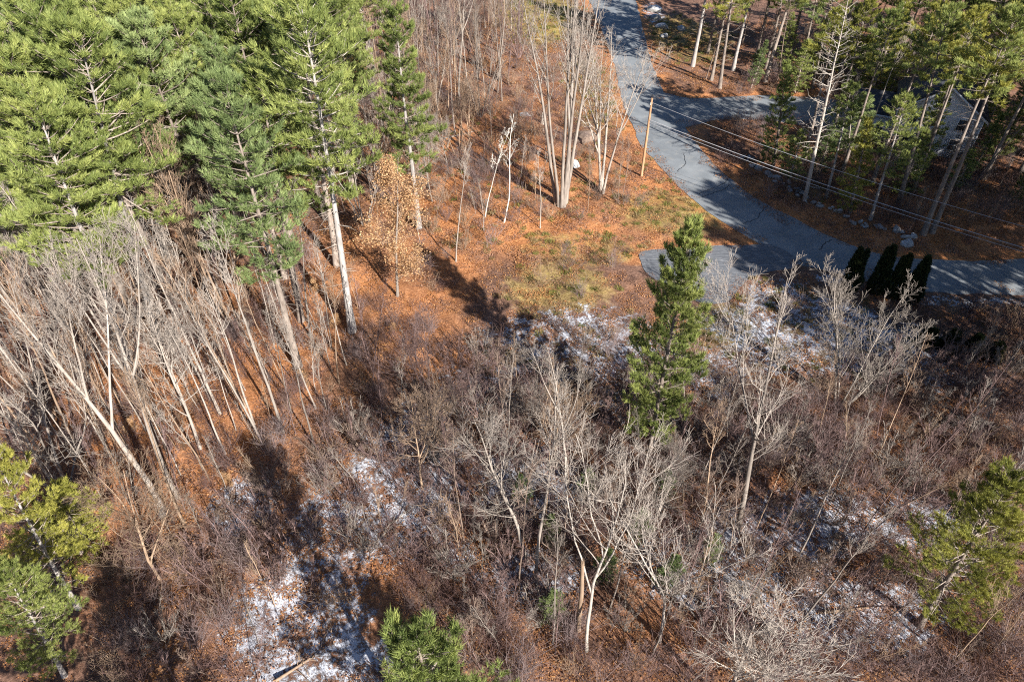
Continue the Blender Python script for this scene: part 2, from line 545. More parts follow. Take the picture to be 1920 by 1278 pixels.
def deviate(d, ang, g):
    a = nrm(np.cross(d, g.normal(size=d.shape)))
    return d * np.cos(ang)[:, None] + a * np.sin(ang)[:, None]

def taper(r0, r1, n, p=1.0):
    t = np.linspace(0, 1, n) ** p
    return np.asarray(r0)[:, None] * (1 - t) + np.asarray(r1)[:, None] * t

def hardwood(seed, H, stems=1, spread=.12, t0=.4, nl=16, limb=.32, la=.75, up=.12, nb=7, nt=5, r0=None, wander=.06, ba=.7, sweep=.05, fork=0, leaves=0, tw=1.0):
    """returns (trunk mesh, branch mesh[, leaf mesh])"""
    g = np.random.default_rng(seed)
    r0 = r0 or H * .0105
    n0 = 12
    az = g.random(stems) * 6.28 + np.arange(stems) * 6.28 / stems
    D = np.stack([np.cos(az) * spread, np.sin(az) * spread, np.ones(stems)], 1)
    if stems == 1: D[:, :2] *= .25
    P0 = np.stack([np.cos(az), np.sin(az), np.zeros(stems)], 1) * (.0 if stems == 1 else r0 * 1.3)
    P0[:, 2] = -.4
    Ls = (H + .4) * (1 if stems == 1 else 1) * (.78 + .22 * g.random(stems)) if stems > 1 else np.array([H + .4])
    T = grow(P0, D, Ls, n0, wander, .02, g)
    rr = r0 * (.75 if stems > 1 else 1.0) * (.7 + .3 * g.random(stems) if stems > 1 else np.ones(1))
    TR = taper(rr, np.full(stems, .018), n0, .9)
    TR[:, 0] *= 1.35
    a = Acc()
    a.tubes(T, TR, 8)
    if fork:   # large co-dominant leaders
        p, d, t, r, par = spawn(T, TR, fork, max(.22, t0 - .12), t0 + .12, g)
        L = H * (1 - t) * (.85 + .2 * g.random(len(t)))
        F_ = grow(p, deviate(d, .28 + .2 * g.random(len(t)), g), L, 9, wander * 1.2, .06, g)
        FR = taper(r * .75, np.full(len(t), .016), 9, .9)
        a.tubes(F_, FR, 7)
        n_ = min(n0, 9)
        idx = np.linspace(0, n0 - 1, 9)
        def rs(A):
            i = np.clip(idx.astype(int), 0, n0 - 2); u = idx - i
            u = u.reshape((1, -1) + (1,) * (A.ndim - 2))
            return A[:, i] * (1 - u) + A[:, i + 1] * u
        T = np.concatenate([rs(T), F_]); TR = np.concatenate([rs(TR), FR])
    trunk = a.mesh("trunk", M['grey'], True)
    b = Acc()
    p, d, t, r, par = spawn(T, TR, nl, t0, .97, g)
    sh = (1 - .75 * (t - t0) / (1 - t0)) * (.6 + .4 * np.minimum(1, (t - t0) * 6 + .3))
    L = H * limb * sh * (.6 + .6 * g.random(len(t)))
    P1 = grow(p, deviate(d, la * (.75 + .5 * g.random(len(t))), g), L, 7, .075, up, g)
    R1 = taper(np.minimum(r * .55, .010 + L * .0105), np.full(len(t), .010 * tw), 7)
    b.tubes(P1, R1, 4)
    p, d, t, r, par = spawn(P1, R1, nb, .22, .98, g)
    L2 = L[par] * (.55 - .3 * t) * (.6 + .7 * g.random(len(t)))
    L2 = np.maximum(L2, .25)
    P2 = grow(p, deviate(d, ba * (.7 + .6 * g.random(len(t))), g), L2, 5, .085, up * .8, g)
    R2 = taper(np.minimum(r * .7, .009 + L2 * .008), np.full(len(t), .009 * tw), 5)
    b.tubes(P2, R2, 3)
    p, d, t, r, par = spawn(P2, R2, nt, .25, 1.0, g)
    L3 = np.maximum(L2[par] * (.6 - .25 * t) * (.6 + .8 * g.random(len(t))), .18)
    P3 = grow(p, deviate(d, .65 * (.6 + .8 * g.random(len(t))), g), L3, 3, .09, up * .6, g)
    R3 = taper(np.full(len(t), .0105 * tw), np.full(len(t), .0065 * tw), 3)
    b.tubes(P3, R3, 3)
    br = b.mesh("branches", M['grey'])
    if not leaves:
        return trunk, br
    pts = P3[:, 1:].reshape(-1, 3)
    pts = pts[g.random(len(pts)) < leaves]
    pts = np.repeat(pts, 8, 0) + g.normal(size=(len(pts) * 8, 3)) * .24
    lf = leaf_quads(pts, .12, g)
    return trunk, br, lf.mesh("leaves", M['orange_leaf'], attr="tint")

def leaf_quads(C, size, g, flat=0.0):
    n = len(C)
    a = nrm(g.normal(size=(n, 3)) * np.array([1, 1, 1 - flat]))
    b = nrm(np.cross(a, g.normal(size=(n, 3)) * np.array([1 - flat, 1 - flat, 1]) + np.array([0, 0, flat])))
    s = size * (.6 + .8 * g.random(n))[:, None]
    V = np.stack([C - a * s * .5, C + b * s * .32, C + a * s * .5, C - b * s * .32], 1)
    acc = Acc()
    acc.add(V.reshape(-1, 3), np.arange(n * 4).reshape(n, 4), np.repeat(g.random(n), 4))
    return acc

def tufts(acc, C, A, length, spread, nn, width, g, tint):
    """bunches of needles: C (m,3) bases, A (m,3) axes"""
    m = len(C)
    d = nrm(A[:, None] + g.normal(size=(m, nn, 3)) * spread)
    l = length * (.65 + .6 * g.random((m, nn, 1)))
    side = nrm(np.cross(d, g.normal(size=(m, nn, 3)))) * width * (.7 + .6 * g.random((m, nn, 1)))
    b0 = C[:, None] + d * l * .08 + g.normal(size=(m, nn, 3)) * .03
    V = np.stack([b0 + side, b0 + d * l, b0 - side], 2).reshape(-1, 3)
    acc.add(V, np.arange(m * nn * 3).reshape(-1, 3), np.repeat(np.repeat(tint, nn) + g.normal(size=m * nn) * .10, 3))

def pine(seed, H, cb=.4, Rm=3.6, sp=.72, dens=11., r0=None, dead=.25, tl=.34, nn=9, pw=.8, gaps=.12, droop=0, wide=.021):
    g = np.random.default_rng(seed)
    r0 = r0 or .10 + H * .0095
    n0 = 10
    T = grow(np.array([[0, 0, -.4]]), np.array([[0, 0, 1.]]), np.array([H + .3]), n0, .012, .03, g)
    TR = taper(np.array([r0]), np.array([.03]), n0, .85)
    TR[:, 0] *= 1.3
    a = Acc(); a.tubes(T, TR, 9)
    trunk = a.mesh("trunk", M['pine_bark'], True)
    zz = []
    z = cb * H
    while z < H * .985:
        zz.append(z)
        z += sp * (.7 + .6 * g.random()) * (1 - .45 * (z - cb * H) / (H * (1 - cb)))
    P0, D0, LL, EL, TT = [], [], [], [], []
    for z in zz:
        t = (z - cb * H) / (H * (1 - cb))
        k = g.integers(4, 7)
        a0 = g.random() * 6.28
        for j in range(k):
            if g.random() < gaps * (1 - t): continue
            az = a0 + j * 6.28 / k + g.normal() * .25
            prof = (1 - t) ** pw * min(1, .5 + 2.0 * t) + .06
            L = Rm * prof * (.5 + .75 * g.random() ** 1.2)
            el = R(-6 + 14 * g.normal() * .5 - droop) + R(48) * t ** 1.3
            P0.append((0, 0, z)); D0.append((math.cos(az) * math.cos(el), math.sin(az) * math.cos(el), math.sin(el)))
            LL.append(max(L, .35)); TT.append(t)
    P0 = np.array(P0, float); D0 = np.array(D0); LL = np.array(LL); TT = np.array(TT)
    f = np.clip((P0[:, 2] + .4) / (H + .3) * (n0 - 1), 0, n0 - 1.01); i = f.astype(int)
    P0[:, :2] = T[0, i, :2] * (1 - (f - i))[:, None] + T[0, i + 1, :2] * (f - i)[:, None]
    B = grow(P0, D0, LL, 6, .05, .07, g)
    br = Acc()
    br.tubes(B, taper(.014 + LL * .012, np.full(len(LL), .01), 6), 4)
    # dead sticks below the crown
    nd = int(dead * H * 4)
    if nd:
        zd = H * (.18 + (cb - .16) * g.random(nd)) if cb > .2 else H * cb * g.random(nd)
        az = g.random(nd) * 6.28
        pd = np.zeros((nd, 3)); pd[:, 2] = zd
        f = np.clip((zd + .4) / (H + .3) * (n0 - 1), 0, n0 - 1.01); i = f.astype(int)
        pd[:, :2] = T[0, i, :2]
        L = .6 + 1.9 * g.random(nd)
        Dd = grow(pd, np.stack([np.cos(az), np.sin(az), g.normal(size=nd) * .15], 1), L, 4, .1, -.02, g)
        br.tubes(Dd, taper(np.full(nd, .028), np.full(nd, .01), 4), 3)
    # feathery side shoots along the branches, tufts towards their ends
    kk = np.clip((LL * dens).astype(int), 4, 40)
    par = np.repeat(np.arange(len(LL)), kk)
    n_ = len(par)
    s = np.where(LL[par] < 1.2, .10 + .9 * g.random(n_), .24 + .78 * g.random(n_) ** .8)
    f = np.clip(s * 5, 0, 4.999); i = f.astype(int); u = (f - i)[:, None]
    C = B[par, i] * (1 - u) + B[par, i + 1] * u
    dr = nrm(B[par, i + 1] - B[par, i])
    sd = nrm(np.cross(dr, np.array([0, 0, 1.])))
    sg = np.sign(g.normal(size=n_))[:, None]
    ln = (.16 + .26 * LL[par] * np.sin(np.clip(s, 0, 1) * 2.5 + .45)) * (.45 + .85 * g.random(n_))
    dsub = nrm(dr * .8 + sd * sg * (.25 + .9 * g.random((n_, 1))) + np.array([0, 0, 1.]) * (.10 + .28 * g.random((n_, 1))))
    S = grow(C, dsub, ln, 3, .10, .16, g)
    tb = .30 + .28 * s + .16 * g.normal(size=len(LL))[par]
    fo = Acc()
    ups = np.array([0, 0, 1.])
    e1 = nrm(S[:, 2] - S[:, 1])
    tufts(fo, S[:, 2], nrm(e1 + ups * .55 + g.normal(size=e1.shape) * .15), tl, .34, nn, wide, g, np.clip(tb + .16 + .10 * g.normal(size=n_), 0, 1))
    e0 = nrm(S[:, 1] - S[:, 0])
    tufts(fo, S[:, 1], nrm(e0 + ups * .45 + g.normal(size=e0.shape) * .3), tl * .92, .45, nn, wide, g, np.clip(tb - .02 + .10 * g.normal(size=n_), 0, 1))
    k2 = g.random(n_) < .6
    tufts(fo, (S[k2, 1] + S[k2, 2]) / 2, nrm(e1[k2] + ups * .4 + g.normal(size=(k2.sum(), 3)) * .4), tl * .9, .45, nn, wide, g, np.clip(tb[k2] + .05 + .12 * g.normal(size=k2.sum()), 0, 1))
    # leader
    tufts(fo, np.repeat(T[0, -1:], 6, 0) - ups * g.random((6, 1)) * .8, nrm(ups[None] + g.normal(size=(6, 3)) * .5), tl, .4, nn, wide, g, np.full(6, .7))
    # twigs that carry the shoots
    k = g.random(n_) < .35
    br.tubes(S[k], np.broadcast_to(np.array([.014, .010, .007]), (k.sum(), 3)), 3)
    return trunk, br.mesh("branches", M['pine_bark']), fo.mesh("crown", M['needle'], attr="tint")

# ------------------------------------------------------------------ placing trees
def setmat(o, mat):
    o.material_slots[0].link = 'OBJECT'
    o.material_slots[0].material = mat


def put(name, variant, vh, x, y, h, lean, label, cat, group=None, mats=None, rz=None, widen=1.0, leanb=0.0):
    """a tree: an Empty at its base with trunk, branches and foliage below it"""
    e = empty(name, (x, y, float(elev(x, y)) - .05))
    s = h / vh
    rz = random.uniform(0, 6.28) if rz is None else rz
    e.rotation_mode = 'QUATERNION'
    from mathutils import Quaternion
    q = Quaternion((0, 1, 0), math.atan2(lean, h)) @ Quaternion((1, 0, 0), -math.atan2(leanb, h)) @ Quaternion((0, 0, 1), rz)
    e.rotation_quaternion = q
    e.scale = (s * widen, s * widen, s)
    tag(e, label, cat, group)
    for i, me in enumerate(variant):
        nm = me.name.split(".")[0]
        o = bpy.data.objects.new(nm, me)
        col.objects.link(o)
        o.parent = e
        if mats and mats[i] is not None:
            setmat(o, mats[i])
    return e

PINE_STAND = [pine(100 + i, 25, .44 + .05 * (i % 3), 4.9 + .3 * (i % 2), .80, 5.2, pw=.55, tl=.40, nn=12, wide=.022, gaps=.08) for i in range(4)]
PINE_EDGE = [pine(120 + i, 25, .40, 4.4, .85, 5.0, pw=.55, tl=.40, nn=12, wide=.022, gaps=.16) for i in range(2)]
PINE_SLIM = [pine(130, 21, .12, 3.7, .70, 7.5, pw=.5, gaps=.24, dead=.05, tl=.36, nn=14, wide=.020), pine(131, 22, .30, 3.4, .95, 6.2, pw=.45, gaps=.34, tl=.38, nn=12, wide=.022)]
PINE_OPEN = [pine(140 + i, 22, .46, 4.2, .95, 4.6, pw=.5, gaps=.28, dead=.3, tl=.42, nn=11, wide=.024) for i in range(3)]
PINE_HIGH = [pine(146 + i, 24, .66, 3.9, .90, 4.8, pw=.45, gaps=.25, dead=.2, tl=.42, nn=11, wide=.024) for i in range(2)]
PINE_YOUNG = [pine(150 + i, 9, .06, 2.5, .50, 6.5, pw=.6, dead=0, gaps=.10, tl=.28, nn=12, wide=.016) for i in range(2)]
PINE_NEAR = [pine(160 + i, 16, .22, 3.6, .66, 8.5, pw=.5, dead=.1, tl=.27, nn=14, wide=.013, gaps=.20) for i in range(3)]
HEMLOCK = [pine(170, 13, .08, 2.3, .55, 6.0, pw=.7, dead=.05, tl=.30, nn=12, wide=.018, droop=12, gaps=.2)]

FOREST = [hardwood(200 + i, 18, t0=.58 + .04 * (i % 3), nl=15, limb=.19, la=.60, up=.15, nb=6, nt=4, r0=.12, wander=.028, tw=.9) for i in range(5)]
POLE = [hardwood(210 + i, 15, t0=.55, nl=13, limb=.15, la=.6, up=.15, nb=5, nt=3, r0=.065, wander=.03, tw=.9) for i in range(3)]
FORKED = [hardwood(220 + i, 20, t0=.56, nl=12, limb=.19, la=.6, up=.14, nb=6, nt=4, r0=.20, wander=.03, fork=2, tw=.9) for i in range(3)]
MULTI = [hardwood(230 + i, 15, stems=5, spread=.30, t0=.34, nl=11, limb=.26, la=.6, up=.13, nb=6, nt=5, r0=.15, wander=.06) for i in range(3)]
BIGMULTI = [hardwood(240, 24, stems=7, spread=.13, t0=.46, nl=13, limb=.20, la=.5, up=.15, nb=6, nt=4, r0=.30, wander=.025, tw=.85), hardwood(241, 20, stems=4, spread=.20, t0=.38, nl=12, limb=.30, la=.75, up=.11, nb=7, nt=4, r0=.30, wander=.035, fork=1, tw=.85)]
POPLAR = [hardwood(225, 22, t0=.34, nl=18, limb=.25, la=.75, up=.13, nb=8, nt=5, r0=.25, wander=.025, fork=1, tw=.8)]
FAN = [hardwood(235, 13, stems=6, spread=.42, t0=.22, nl=15, limb=.34, la=.62, up=.12, nb=7, nt=5, r0=.13, wander=.05)]
SPREAD = [hardwood(250 + i, 11, t0=.28, nl=13, limb=.42, la=.9, up=.09, nb=8, nt=6, r0=.12, wander=.05, fork=2, tw=.9) for i in range(3)]
SWEEP = [hardwood(255, 16, t0=.36, nl=22, limb=.34, la=.85, up=.08, nb=8, nt=6, r0=.15, wander=.045, tw=.9)]
SAPLING = [hardwood(260 + i, 8, t0=.30, nl=14, limb=.20, la=.6, up=.16, nb=5, nt=3, r0=.042, wander=.045, tw=.85) for i in range(4)]
BIRCH = [hardwood(270 + i, 12, t0=.5, nl=11, limb=.16, la=.7, up=.12, nb=5, nt=4, r0=.085, wander=.05) for i in range(2)]
CROOKED = [hardwood(280 + i, 15, t0=.42, nl=9, limb=.34, la=.8, up=.10, nb=6, nt=4, r0=.11, wander=.075, fork=3, tw=.85) for i in range(2)]
SHRUB = [hardwood(290 + i, 3.4, stems=12, spread=.42, t0=.25, nl=5, limb=.30, la=.55, up=.13, nb=4, nt=3, r0=.022, wander=.08, tw=.75) for i in range(4)]
BEECH = [hardwood(300, 13, t0=.12, nl=22, limb=.36, la=.85, up=.05, nb=7, nt=5, r0=.12, wander=.04, leaves=.95), hardwood(301, 4, t0=.12, nl=12, limb=.38, la=.9, up=.05, nb=5, nt=4, r0=.04, wander=.06, leaves=.9)]

def snag(seed, H):
    """dead conifer with bare horizontal limbs"""
    g = np.random.default_rng(seed)
    T = grow(np.array([[0, 0, -.4]]), np.array([[0, 0, 1.]]), np.array([H + .3]), 12, .02, .03, g)
    a = Acc(); a.tubes(T, taper(np.array([.27]), np.array([.03]), 12, .8), 9)
    tr = a.mesh("trunk", M['dead'], True)
    b = Acc()
    n = int(H * 4.2)
    p, d, t, r, par = spawn(T, taper(np.array([.27]), np.array([.03]), 12), n, .30, .97, g)
    az = g.random(n) * 6.28
    L = (1.2 + 2.6 * g.random(n)) * (1.15 - .75 * t)
    P1 = grow(p, np.stack([np.cos(az), np.sin(az), .05 + .55 * t + g.normal(size=n) * .12], 1), L, 6, .07, .03, g)
    R1 = taper(.018 + L * .010, np.full(n, .012), 6)
    b.tubes(P1, R1, 4)
    p, d, t2, r, par = spawn(P1, R1, 4, .35, 1, g)
    L2 = L[par] * .28 * (.5 + g.random(len(t2)))
    P2 = grow(p, deviate(d, .8 * np.ones(len(t2)), g), L2, 3, .12, .04, g)
    b.tubes(P2, taper(np.full(len(t2), .014), np.full(len(t2), .009), 3), 3)
    return tr, b.mesh("branches", M['dead'])

SNAG = [snag(310, 22), snag(311, 10)]

taken = []        # (x, y, radius) of trees set by hand
def T_(name, V, vh, x, y, h, lean, label, cat="tree", mats=None, rr=1.5, **kw):
    taken.append((x, y, rr))
    return put(name, V, vh, x, y, h, lean, label, cat, mats=mats, **kw)

ny, nb_, npn = M['needle_yellow'], M['needle_blue'], M['needle']
PB, PP = M['pine_bark'], M['pine_pale']
# --- pines that stand out
T_("white_pine", PINE_SLIM[0], 21, 10.5, 33.7, 21.1, -.2, "lone slender white pine standing in the clearing beside the paved driveway end", "pine", (PB, PB, npn), 2.5, widen=.76)
T_("white_pine", PINE_SLIM[1], 22, -10.3, 65.5, 22.8, .5, "slim white pine with an open lopsided crown at the edge of the leaf slope", "pine", (PP, PB, npn), 2.5)
T_("white_pine", PINE_STAND[2], 25, -14.6, 47.7, 28.3, .8, "white pine with a pale bare lower trunk behind the orange-leaved tree", "pine", (PP, M['dead'], npn), 2.5)
T_("white_pine", PINE_EDGE[1], 25, -18.5, 43.1, 25.4, .9, "bluish green pine at the front of the stand with low hanging boughs", "pine", (PB, PB, nb_), 2.5)
T_("white_pine", PINE_STAND[0], 25, -32.8, 42.5, 25.4, 3.3, "pine with a long straight bare trunk behind the tallest grey twin-stemmed hardwood", "pine", (PP, PB, npn), 2.5)
T_("white_pine", PINE_STAND[1], 25, -31.6, 45.9, 27.4, 3.2, "second bare-trunked pine just behind the long straight-trunked front pine", "pine", (PP, PB, npn), 2.5)
T_("white_pine", PINE_NEAR[0], 16, -27.4, 21.3, 15.5, 2.0, "yellowish green pine at the left border above the bottom corner", "pine", (PP, PB, ny), 2.5, widen=.74)
T_("white_pine", PINE_NEAR[1], 16, -26.4, 17.2, 13.2, 3.0, "green pine in the bottom left corner with a mottled trunk", "pine", (PP, PB, npn), 2.5, widen=.74)
T_("young_hemlock", PINE_YOUNG[0], 9, -29.2, 25.3, 7.7, 1.5, "low dense olive green evergreen beside the multi-stemmed grey tree", "pine", (PB, PB, ny), 2.5, widen=1.15)
T_("white_pine", PINE_NEAR[2], 16, 25.4, 20.3, 14.9, -1.6, "bushy yellow-green pine standing in the brush of the bottom right quarter", "pine", (PB, PB, ny), 2.5)
T_("white_pine", PINE_NEAR[0], 16, -3.2, 11.0, 17.4, 0, "pale green pine top rising from the bottom edge", "pine", (PB, PB, npn), 2.5, rz=1.0, widen=1.0)
# --- right-hand woods
T_("dead_pine", SNAG[0], 22, 34.2, 71.2, 22.3, -2.0, "tall dead pine with bare silvery horizontal limbs beside the stone wall", "dead tree", None, 2)
T_("white_pine", PINE_HIGH[1], 24, 44.7, 70.1, 21.5, -2.6, "leaning dark-trunked pine in front of the house", "pine", (PB, PB, npn), 2)
T_("white_pine", PINE_HIGH[0], 24, 44.8, 63.9, 23, -2.0, "thick dark trunk of the twin pines beside the wires, nearer the house", "pine", (PB, PB, npn), 2)
T_("white_pine", PINE_HIGH[1], 24, 46.0, 64.4, 22.5, -.6, "thick dark trunk of the twin pines beside the wires, farther from the house", "pine", (PB, PB, ny), 2)
T_("young_hemlock", HEMLOCK[0], 13, 32.8, 79.4, 13.0, -1.0, "drooping young hemlock by the side road opposite the utility pole", "pine", (PB, PB, npn), 2)
T_("white_pine", HEMLOCK[0], 13, 38.4, 68.3, 11.2, -1.0, "small green conifer just right of the tall dead pine", "pine", (PB, PB, ny), 2)
T_("young_hemlock", HEMLOCK[0], 13, 52.5, 99.5, 15.3, -.8, "bright green narrow conifer standing just behind the grey house", "pine", (PB, PB, ny), 2, widen=1.2)
T_("white_pine", PINE_OPEN[1], 22, 31.4, 103.5, 21, -1.0, "dark trunked pine at the far side of the side road mouth", "pine", (PB, PB, ny), 2)
for x, y, h, lb in ((40.5, 77, 19, "straight pine behind the stone wall beside the tall dead pine"), (43.5, 75, 20, "straight pine behind the leaning dark-trunked pine"), (37, 80.5, 18, "straight pine between the hemlock and the side road"),
                    (47.5, 73, 20, "straight pine before the lower wing of the house"), (49.5, 76.5, 18, "straight pine before the house gable"), (57.5, 76, 20, "straight pine hiding the far corner of the house"), (41, 83.5, 18, "straight pine on the house side of the side road")):
    T_("white_pine", PINE_HIGH[int(x) % 2], 24, x, y, h, -.6, lb, "pine", (PB, PB, (npn, ny)[int(x) % 2]), 1.5)
T_("white_pine", PINE_OPEN[0], 22, 37.0, 71.9, 13.5, -1.2, "short grey-trunked pine between the dead pine and the twin pines", "pine", (PP, PB, npn), 2)
T_("white_pine", PINE_OPEN[2], 22, 40.2, 66.9, 14.5, -1.6, "thin pine trunk by the lower end of the stone wall", "pine", (PP, PB, npn), 2)

taken += [(53, 80, 4.0), (54, 87, 8.5)]      # open ground before the house
# --- hardwoods at left
gp, gg, gt, gb = (M['pale'],) * 2, (M['grey'],) * 2, (M['tan'],) * 2, (M['brown'],) * 2
T_("bare_tree", FORKED[0], 20, -24.7, 28.4, 23.2, 1.6, "tall pale grey hardwood, the nearer of the big twin trunks", mats=gp, rr=2)
T_("bare_tree", FORKED[1], 20, -24.2, 29.7, 22.6, 1.2, "tall pale grey hardwood, the farther of the big twin trunks", mats=gp, rr=2)
T_("bare_tree", MULTI[0], 15, -32.8, 30.5, 16.5, 2.3, "multi-stemmed pale grey tree fanning out at the left border", mats=gp, rr=2)
T_("bare_tree", FOREST[0], 18, -23.3, 37.2, 18.8, -.5, "straight single-trunk bare tree behind the big twin trunks", mats=gp)
T_("bare_tree", FOREST[1], 18, -17.9, 35.4, 19.1, -.4, "straight bare tree at the right end of the left hardwoods", mats=gp)
T_("bare_tree", FOREST[2], 18, -20.0, 35.6, 15.5, -.6, "slimmer bare tree just left of the straight end tree", mats=gp)
T_("bare_tree", SPREAD[0], 11, -23.9, 34.0, 13.2, 1.3, "bare tree with drooping low twigs right of the big twin trunks", mats=gp)
T_("bare_tree", FOREST[3], 18, -15.2, 34.1, 13.1, .9, "thin bare tree over the dark shaded thicket edge", mats=gg)
T_("bare_tree", FOREST[4], 18, -33.4, 34.1, 16.7, 2.4, "bare tan trunk behind the multi-stemmed tree at the left border", mats=gt)
T_("bare_tree", SPREAD[1], 11, -23.3, 23.5, 10.9, .3, "wide spreading small bare tree above the dark lower left corner", mats=gt)
T_("bare_tree", SAPLING[0], 8, -21.4, 26.7, 6.6, .8, "thin grey sapling beside the wide spreading small tree", mats=gg)
# --- centre and right of the clearing
T_("bare_tree", FOREST[0], 18, 1.5, 23.3, 19.4, -.4, "straight pale tree in the bottom centre brush with a tall narrow top", mats=gp)
T_("bare_tree", SWEEP[0], 16, 1.0, 24.5, 16.0, -3.0, "pale tree leaning left in the bottom centre with long sweeping limbs", mats=gp)
T_("bare_tree", FORKED[2], 20, 4.1, 31.0, 13.8, -1.0, "slim pale tree with forked top before the snowy clearing", mats=gp)
T_("birch_tree", CROOKED[0], 15, 4.5, 18.5, 16.8, -.3, "crooked pale birch with forking wavy limbs near the bottom edge", mats=(M['dead'], M['pale']))
T_("birch_tree", CROOKED[1], 15, 9.0, 19.1, 14.8, -1.2, "crooked pale birch with a low fork right of the other crooked birch", mats=(M['dead'], M['pale']))
T_("poplar_tree", POPLAR[0], 22, 15.8, 27.4, 22.3, -3.6, "tall silvery poplar, dark at the foot, forked below the driveway", mats=(M['grey'], M['pale']), rz=2.2, widen=.85)
T_("bare_tree", FAN[0], 13, 26.6, 38.4, 12.6, -1.3, "silvery fan-shaped tree growing on the snow below the cedars", mats=gp, rr=2)
T_("bare_tree", FOREST[3], 18, 25.5, 27.8, 9.0, 2.2, "leaning tan trunk slanting right above the bushy yellow-green pine", mats=gt, leanb=-2)
T_("bare_tree", FOREST[1], 18, 17.9, 20.3, 12.5, 2.2, "leaning grey tree slanting right left of the bushy yellow-green pine", mats=gg)
T_("bare_tree", SPREAD[0], 11, 12.1, 15.4, 12.4, -1.6, "dense round-topped grey tree on the bottom edge", mats=gp, rr=2.5)
T_("bare_tree", FOREST[2], 18, 18.8, 24.3, 12.3, .6, "slender grey tree on the snow patch below the poplar", mats=gg)
T_("bare_tree", FOREST[4], 18, 13.4, 28.0, 12.1, -1.0, "slender brown tree left of the tall silvery poplar", mats=gt)
T_("bare_tree", SAPLING[1], 8, -9.1, 39.6, 7.2, .4, "small pale sapling with forked top at the head of the thicket", mats=gp)
# --- upper middle
T_("bare_tree", BIGMULTI[0], 24, 5.7, 70.1, 29.0, -1.4, "huge pale multi-trunked maple on the leaf slope left of the road", mats=(M['grey'], M['pale']), rr=3)
T_("bare_tree", BIGMULTI[1], 20, 10.7, 72.5, 20.0, 1.2, "broad grey maple with spreading limbs beside the road and utility pole", mats=gp, rr=3)
T_("birch_tree", BIRCH[0], 12, -3.0, 67.0, 11.5, 2.4, "white birch stem leaning right on the leaf slope, the shorter of the pair", mats=(M['birch'], M['birch']))
T_("birch_tree", BIRCH[1], 12, -.9, 65.5, 12.2, 2.0, "white birch stem leaning right on the leaf slope, the taller of the pair", mats=(M['birch'], M['birch']))
T_("birch_tree", BIRCH[0], 12, 3.1, 65.0, 10.1, 0, "upright thin pale stem between the birch pair and the huge maple", mats=(M['pale'], M['pale']), rz=2)
T_("bare_tree", FORKED[1], 20, -7.7, 97.3, 19.0, 1.0, "tall grey tree with a forked crown behind the slim lopsided pine", mats=gp, rr=2)
T_("bare_tree", FOREST[3], 18, -2.0, 107.2, 20, .9, "straight tan-trunked tree at the top edge before the lawn", mats=gt)
T_("bare_tree", SAPLING[2], 8, 12.8, 71.2, 7.8, .4, "thin dark sapling on the verge beside the broad grey maple", mats=gb)
T_("beech_tree", BEECH[0], 13, -11.1, 52.8, 13.6, 1.1, "small tree still holding orange leaves at the foot of the pines", mats=(M['grey'], M['tan'], M['beech_leaf']), rr=2.5, widen=1.25)
T_("bare_tree", FOREST[2], 18, -5.8, 59.0, 12.5, .8, "slim bare tree right of the orange-leaved tree", mats=gp)
T_("bare_tree", MULTI[2], 15, -25.4, 48.2, 23.5, .6, "bare brown fan-shaped tree poking out among the upper left pines", mats=gt, rr=4.4, widen=.8)
T_("dead_pine", SNAG[1], 10, -35.0, 57.5, 18.0, 2.4, "pale dead pine trunk with stubs among the upper left pines", "dead tree", None, rr=3)

def broken_snag():
    g = np.random.default_rng(5)
    e = empty("broken_trunk", (4.1, 19.9, float(elev(4.1, 19.9))))
    tag(e, "broken-off pale trunk stub beside the crooked birch near the bottom edge", "dead tree")
    T = grow(np.array([[0, 0, -.3]]), np.array([[-.02, 0, 1.]]), np.array([8.0]), 9, .015, .02, g)
    a = Acc(); a.tubes(T, taper(np.array([.17]), np.array([.11]), 9), 9)
    link("trunk", a.mesh("trunk", M['tan'], True), e)
    b = Acc()
    top = T[0, -1]
    n = 8
    az = np.arange(n) * 6.28 / n
    P = np.stack([np.stack([top + np.array([math.cos(z) * .07, math.sin(z) * .07, -.1]), top + np.array([math.cos(z) * .05, math.sin(z) * .05, .15 + .5 * g.random()])]) for z in az])
    b.tubes(P, np.broadcast_to(np.array([.05, .008]), (n, 2)), 4)
    link("splinters", b.mesh("splinters", M['tan']), e)
broken_snag()

# ------------------------------------------------------------------ woods between the single trees
def darts(poly, dist, n, g, avoid=1.0, jitter=None):
    xs = [p[0] for p in poly]; ys = [p[1] for p in poly]
    out = []
    for _ in range(n * 40):
        if len(out) >= n: break
        x = g.uniform(min(xs), max(xs)); y = g.uniform(min(ys), max(ys))
        if not inside(poly, np.array([x]), np.array([y]))[0]: continue
        if any((x - a) ** 2 + (y - b) ** 2 < dist * dist for a, b in out): continue
        if any((x - a) ** 2 + (y - b) ** 2 < (r * avoid) ** 2 for a, b, r in taken): continue
        if float(paved(np.array([x]), np.array([y]))[0]) < 1.2: continue
        out.append((x, y))
    return out

def wood(name, poly, dist, n, seed, variants, vh, hr, label, cat, group, matsets, avoid=1.0, lean=.03, widen=(1, 1)):
    g = np.random.default_rng(seed)
    for x, y in darts(poly, dist, n, g, avoid):
        v = variants[g.integers(len(variants))]
        ms = matsets[g.integers(len(matsets))]
        h = g.uniform(*hr)
        put(name, v, vh, x, y, h, g.normal() * lean * h, label, cat, group, ms, g.random() * 6.28, g.uniform(*widen), g.normal() * lean * h)
        taken.append((x, y, .6))

